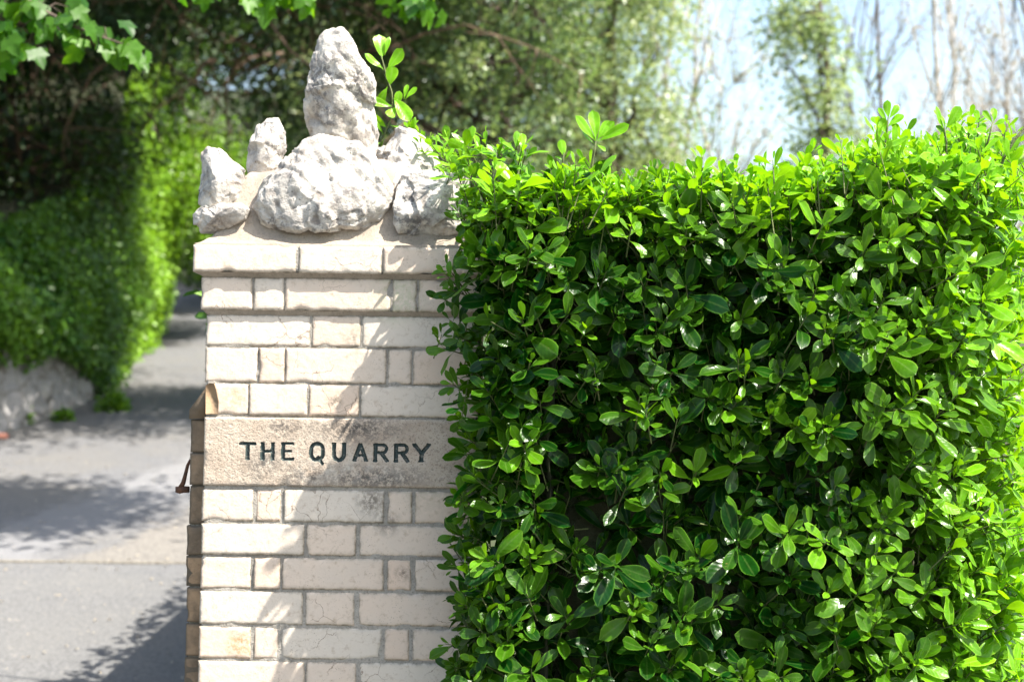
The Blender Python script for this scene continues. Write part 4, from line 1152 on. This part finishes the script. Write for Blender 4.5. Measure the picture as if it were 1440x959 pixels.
rgb = np.random.default_rng(12)
for _ in range(50):
    y = rgb.uniform(13.0, 18.5); x = rgb.uniform(-6.6, -1.2); z = 1.6 + y * rgb.uniform(.24, .31)
    e = np.array([x + rgb.normal(0, 1.3), y + rgb.normal(0, .8), z - rgb.uniform(.1, 1.5)])
    BARE.append((limb_path((x, y, z), e, rgb, .12, 8, .14), rgb.uniform(.010, .028)))
    for _k in range(4):
        m0 = BARE[-1 - _k][0][rgb.integers(3, 7)]; BARE.append((limb_path(m0, m0 + rgb.normal(0, .35, 3) - [0, 0, .15], rgb, 0, 5, .14), .008))
# big dark evergreen over the drive, trunk up on the left bank
tree('yew_tree', 'big dark evergreen arching over the drive at the upper left', 'tree', (-7.4, 16.0, 4.2), (-6.2, 15.2, 8.2),
     [((-4.6, 14.0, 6.6), (3.2, 2.6, 1.3), 3), ((-1.9, 13.6, 6.7), (1.9, 2.4, 1.1), 2), ((-6.2, 16.5, 5.0), (1.4, 2.4, 1.3), 1.6), ((-5.8, 16.6, 6.6), (2.0, 1.6, 1.3), 1.5), ((-1.1, 8.4, 5.8), (1.3, .8, .6), 1.7), ((-3.4, 17.2, 7.6), (1.2, .9, .7), .9), ((-3.8, 14.4, 8.4), (3.4, 2.4, .9), 1.6)],
     400, 135, .10, M['yew_leaf'], M['bark_brown'], 31, .26, spread=.34, tintf=lambda B: .10 + .16 * np.clip((B[:, 2] - 6.2) / 2, 0, 1), twigs=5)
tree('yew_tree', 'dark evergreen with bare lower twigs behind the ivy bank at the far left', 'tree', (-8.0, 20.0, 5.5), (-7.6, 20.0, 9.5),
     [((-7.4, 20, 7.0), (2.2, 2.4, 2.2), 2), ((-5.6, 22.5, 9.0), (2.2, 2.0, 1.6), 1.3), ((-8.6, 17, 5.6), (1.6, 2, 1.4), 1), ((-5.9, 20.5, 6.6), (1.3, 1.6, 1.5), 1.3)],
     240, 120, .11, M['yew_leaf'], M['bark_dark'], 32, .2, spread=.36, tintf=lambda B: .12, twigs=4)
# sunlit leafy tree rising from the far ivy
tree('ivy_clad_tree', 'bright sunlit leafy tree above the far end of the ivy', 'tree', (-6.9, 24.5, zroad(24)), (-5.6, 24.2, 7.0),
     [((-5.1, 23.0, 5.0), (1.0, 1.6, 1.3), 2)], 100, 130, .075, M['ivy_leaf'], M['bark_dark'], 33, .14, spread=.24,
     tintf=lambda B: .70, kind='ivy')
tree('shade_tree', 'shadowy tree closing the drive behind the pillar', 'tree', (-3.2, 31, zroad(31)), (-3.0, 31, 9.5),
     [((-3.2, 31, 8.0), (3.6, 1.8, 2.6), 2), ((-3.8, 27.5, 9.0), (3.4, 1.6, 1.6), 3.0), ((-4.4, 31, 5.2), (2.4, 1.5, 1.4), 1.2), ((-7.6, 34.5, 6.2), (2.6, 1.5, 2.0), 1.2)], 320, 110, .14, M['yew_leaf'], M['bark_dark'], 34, .22, spread=.46, tintf=lambda B: .25)
# holm oaks behind the hedge
tree('holm_oak', 'dark blue green evergreen oak directly behind the pillar rocks', 'tree', (-.3, 15.5, zroad(15.5) + .2), (-.5, 15.5, 6.5),
     [((-.7, 15.3, 4.6), (1.5, 1.3, 1.9), 2), ((-.2, 15, 6.4), (1.7, 1.3, 1.2), 1.4), ((-1.9, 16.0, 5.2), (1.0, 1.1, 1.4), .8)], 200, 140, .068, M['oak_leaf'], M['bark_dark'], 35, .16, spread=.24, tintf=lambda B: .12)
tree('holm_oak', 'olive green evergreen oak with pale flecked leaves over the middle of the hedge', 'tree', (1.3, 17.5, zroad(17.5)), (1.2, 17.5, 7.0),
     [((.6, 17.2, 4.9), (1.5, 1.3, 1.9), 2), ((.8, 17.0, 6.9), (1.6, 1.4, 1.3), 1.5), ((.3, 17.8, 4.0), (1.6, 1, 1.2), 1.2)], 210, 150, .068, M['oak_leaf'], M['bark_dark'], 36, .16, spread=.25, tintf=lambda B: .48)
tree('columnar_evergreen', 'narrow olive evergreen standing alone against the pale sky', 'tree', (4.05, 18.5, zroad(18.5)), (4.0, 18.5, 7.0),
     [((4.1, 18.5, 4.3), (.75, .7, 1.1), 1.4), ((3.95, 18.5, 5.9), (.62, .6, 1.2), 1), ((3.75, 18.5, 7.0), (.45, .45, .8), .5)], 75, 85, .075, M['oak_leaf'], M['bark_dark'], 37, .09, spread=.18, tintf=lambda B: .38)
tree('garden_shrub', 'low pale green shrub just above the hedge line in the middle distance', 'shrub', (2.45, 16.5, zroad(16)), (2.4, 16.5, 3.6),
     [((2.3, 16.5, 3.5), (.9, .7, .75), 1), ((3.1, 16.8, 3.1), (.8, .7, .6), .8)], 50, 55, .06, M['oak_leaf'], M['bark_pale'], 38, .05, spread=.2, tintf=lambda B: .75)
tree('garden_shrub', 'scrubby dark shrub beside the narrow evergreen over the hedge', 'shrub', (3.3, 19.5, zroad(19)), (3.3, 19.5, 4.2),
     [((3.3, 19.5, 4.0), (.7, .6, .6), 1), ((5.2, 19.5, 3.8), (1.6, .6, .5), 1)], 40, 45, .07, M['oak_leaf'], M['bark_dark'], 39, .05, spread=.2, tintf=lambda B: .3)
tree('holm_oak', 'tall pale olive tree between the middle oak and the sky', 'tree', (.6, 23.0, zroad(23)), (.8, 23.0, 8.4),
     [((.3, 23.0, 5.6), (2.3, 1.3, 2.0), 2), ((.5, 23.0, 8.2), (2.4, 1.3, 1.5), 1.5), ((-2.2, 23.5, 8.0), (2.0, 1.3, 2.4), 1.2)], 230, 90, .10, M['oak_leaf'], M['bark_dark'], 41, .16, spread=.36, tintf=lambda B: .62)
# thin bare trees with opening buds against the sky
TL = 'trees in bud against the sky'
thin = [(2.2, 19.0, 8.6, 'slender pale budding tree, first to the right of the olive oak'), (3.1, 20.0, 8.8, 'slender leaning budding tree just left of the narrow evergreen'),
        (5.0, 20.5, 9.0, 'thin budding tree just right of the narrow evergreen'), (5.8, 19.5, 9.0, 'thin straight budding tree, second right of the narrow evergreen'),
        (6.4, 21.0, 9.4, 'thin budding tree with rusty buds, third right of the narrow evergreen'), (6.9, 19.5, 9.0, 'darker trunked budding tree near the right end of the hedge'), (7.8, 21.0, 9.2, 'rightmost thin budding tree at the photo edge'),
        (8.3, 24.0, 10, 'faint budding tree behind the rightmost ones')]
for i, (x, y, h, lab) in enumerate(thin):
    z = zroad(y)
    tree('budding_tree', lab, 'tree', (x, y, z), (x + (.5 if i == 1 else .15) * (-1) ** i, y, h),
         [((x, y, z + 2.4), (.6, .7, 1.3), 1), ((x + .1, y, z + 4.4), (.8, .8, 1.8), 1.3)], 42, 20, .055, M['bud_leaf'], M['bark_pale'] if i not in (5, 2) else M['bark_dark'], 50 + i, .045, TL, .26,
         tintf=(lambda B: .75) if i < 2 else (lambda B: .3), twigs=3, sag=.0, wob=.045, rise=.9)

# maple whose low boughs hang into the picture, top left
rg = np.random.default_rng(77)
maple = empty('maple_tree', (-4.4, 5.6, 0), 'maple whose fresh green leaves hang into the top left corner', 'tree')
tb, lb = MB(), MB()
YM = 5.3
tp = [np.array(q) for q in ((-4.4, 5.6, .2), (-4.35, 5.6, 1.6), (-4.2, 5.55, 3.0), (-4.0, 5.5, 4.2), (-3.9, 5.4, 5.6))]
tube(tb, tp, [.2, .16, .14, .12, .07], 10)
def bough(path, leavesp, r0=.014):
    path = [np.array(q) for q in path]; tube(tb, path, np.linspace(r0, .003, len(path)), 6)
    for (px, py, Y, s, tt) in leavesp:
        e = np.array(P(px, py, Y)); j = path[np.argmin([np.linalg.norm(e - q) for q in path])]
        tube(tb, [j, (j + e) / 2 + [0, 0, .02], e], [.0025, .0018, .0012], 4)
        for q_ in range(3):
            d = np.array([rg.normal(0, .55), rg.normal(-.1, .4), -1.0]); nn = np.array([.3, -.55, .5]) + rg.normal(0, .5, 3)
            s_ = s * rg.uniform(.45, .75); e_ = e + rg.normal(0, .035, 3) * (q_ > 0)
            cards(lb, e_[None], d[None], nn[None], np.array([s_]), np.array([s_ * .92]), np.clip(np.array([tt * .7 - .2 * (q_ == 2) + rg.normal(0, .12)]), 0, 1), 'maple')
st = tp[3]
bough([st, P(-200, -160, 5.3), P(-60, -80, YM), P(10, -20, YM), P(60, 15, YM), P(110, 40, YM), P(150, 55, YM), P(172, 62, YM)],
      [(10, 5, YM, .13, .5), (22, 40, YM, .13, .35), (40, 62, YM, .12, .5), (18, 58, YM + .1, .12, .2), (5, 30, YM, .14, .6), (60, 5, YM, .13, .5), (85, 18, YM, .12, .4), (100, 45, YM, .12, .5), (115, 55, YM, .13, .7),
       (135, 50, YM, .13, .4), (150, 60, YM, .12, .8), (160, 72, YM, .13, .7), (178, 60, YM, .14, .8), (172, 80, YM + .05, .10, .5), (125, 30, YM + .1, .12, .2), (75, 35, YM + .1, .12, .2), (188, 78, YM, .11, .9), (35, 15, YM, .13, .3),
       (55, 30, YM, .12, .6), (145, 38, YM, .12, .3), (95, 10, YM + .1, .13, .2), (0, -10, YM, .14, .6), (45, -15, YM, .14, .6), (110, 25, YM, .10, .5), (-10, 45, YM, .13, .4), (8, 72, YM, .10, .3)])
bough([st, P(50, -220, 5.3), P(230, -140, 5.3), P(340, -70, YM), P(380, -35, YM), P(405, -15, YM), P(430, -8, YM)],
      [(362, -12, YM, .11, .8), (380, -8, YM, .13, .85), (400, -15, YM, .14, .8), (412, -5, YM, .12, .9), (432, -10, YM, .13, .8), (350, -20, YM, .10, .7), (392, -25, YM, .13, .6), (438, 2, YM, .08, .8), (268, -20, YM, .12, .3), (300, -28, YM, .12, .3)])
bough([st, P(150, -320, 5.4), P(380, -230, 5.4), P(510, -130, YM), P(555, -60, YM), P(575, -25, YM), P(590, -5, YM)],
      [(560, -10, YM, .11, .8), (575, 2, YM, .12, .85), (590, 5, YM, .13, .95), (598, 12, YM, .12, .95), (585, -15, YM, .13, .7), (605, -5, YM, .12, .8), (558, 5, YM, .07, .8), (570, -25, YM, .12, .6)])
tb.build('trunk', M['bark_dark'], maple); lb.build('crown', M['maple_leaf'], maple)
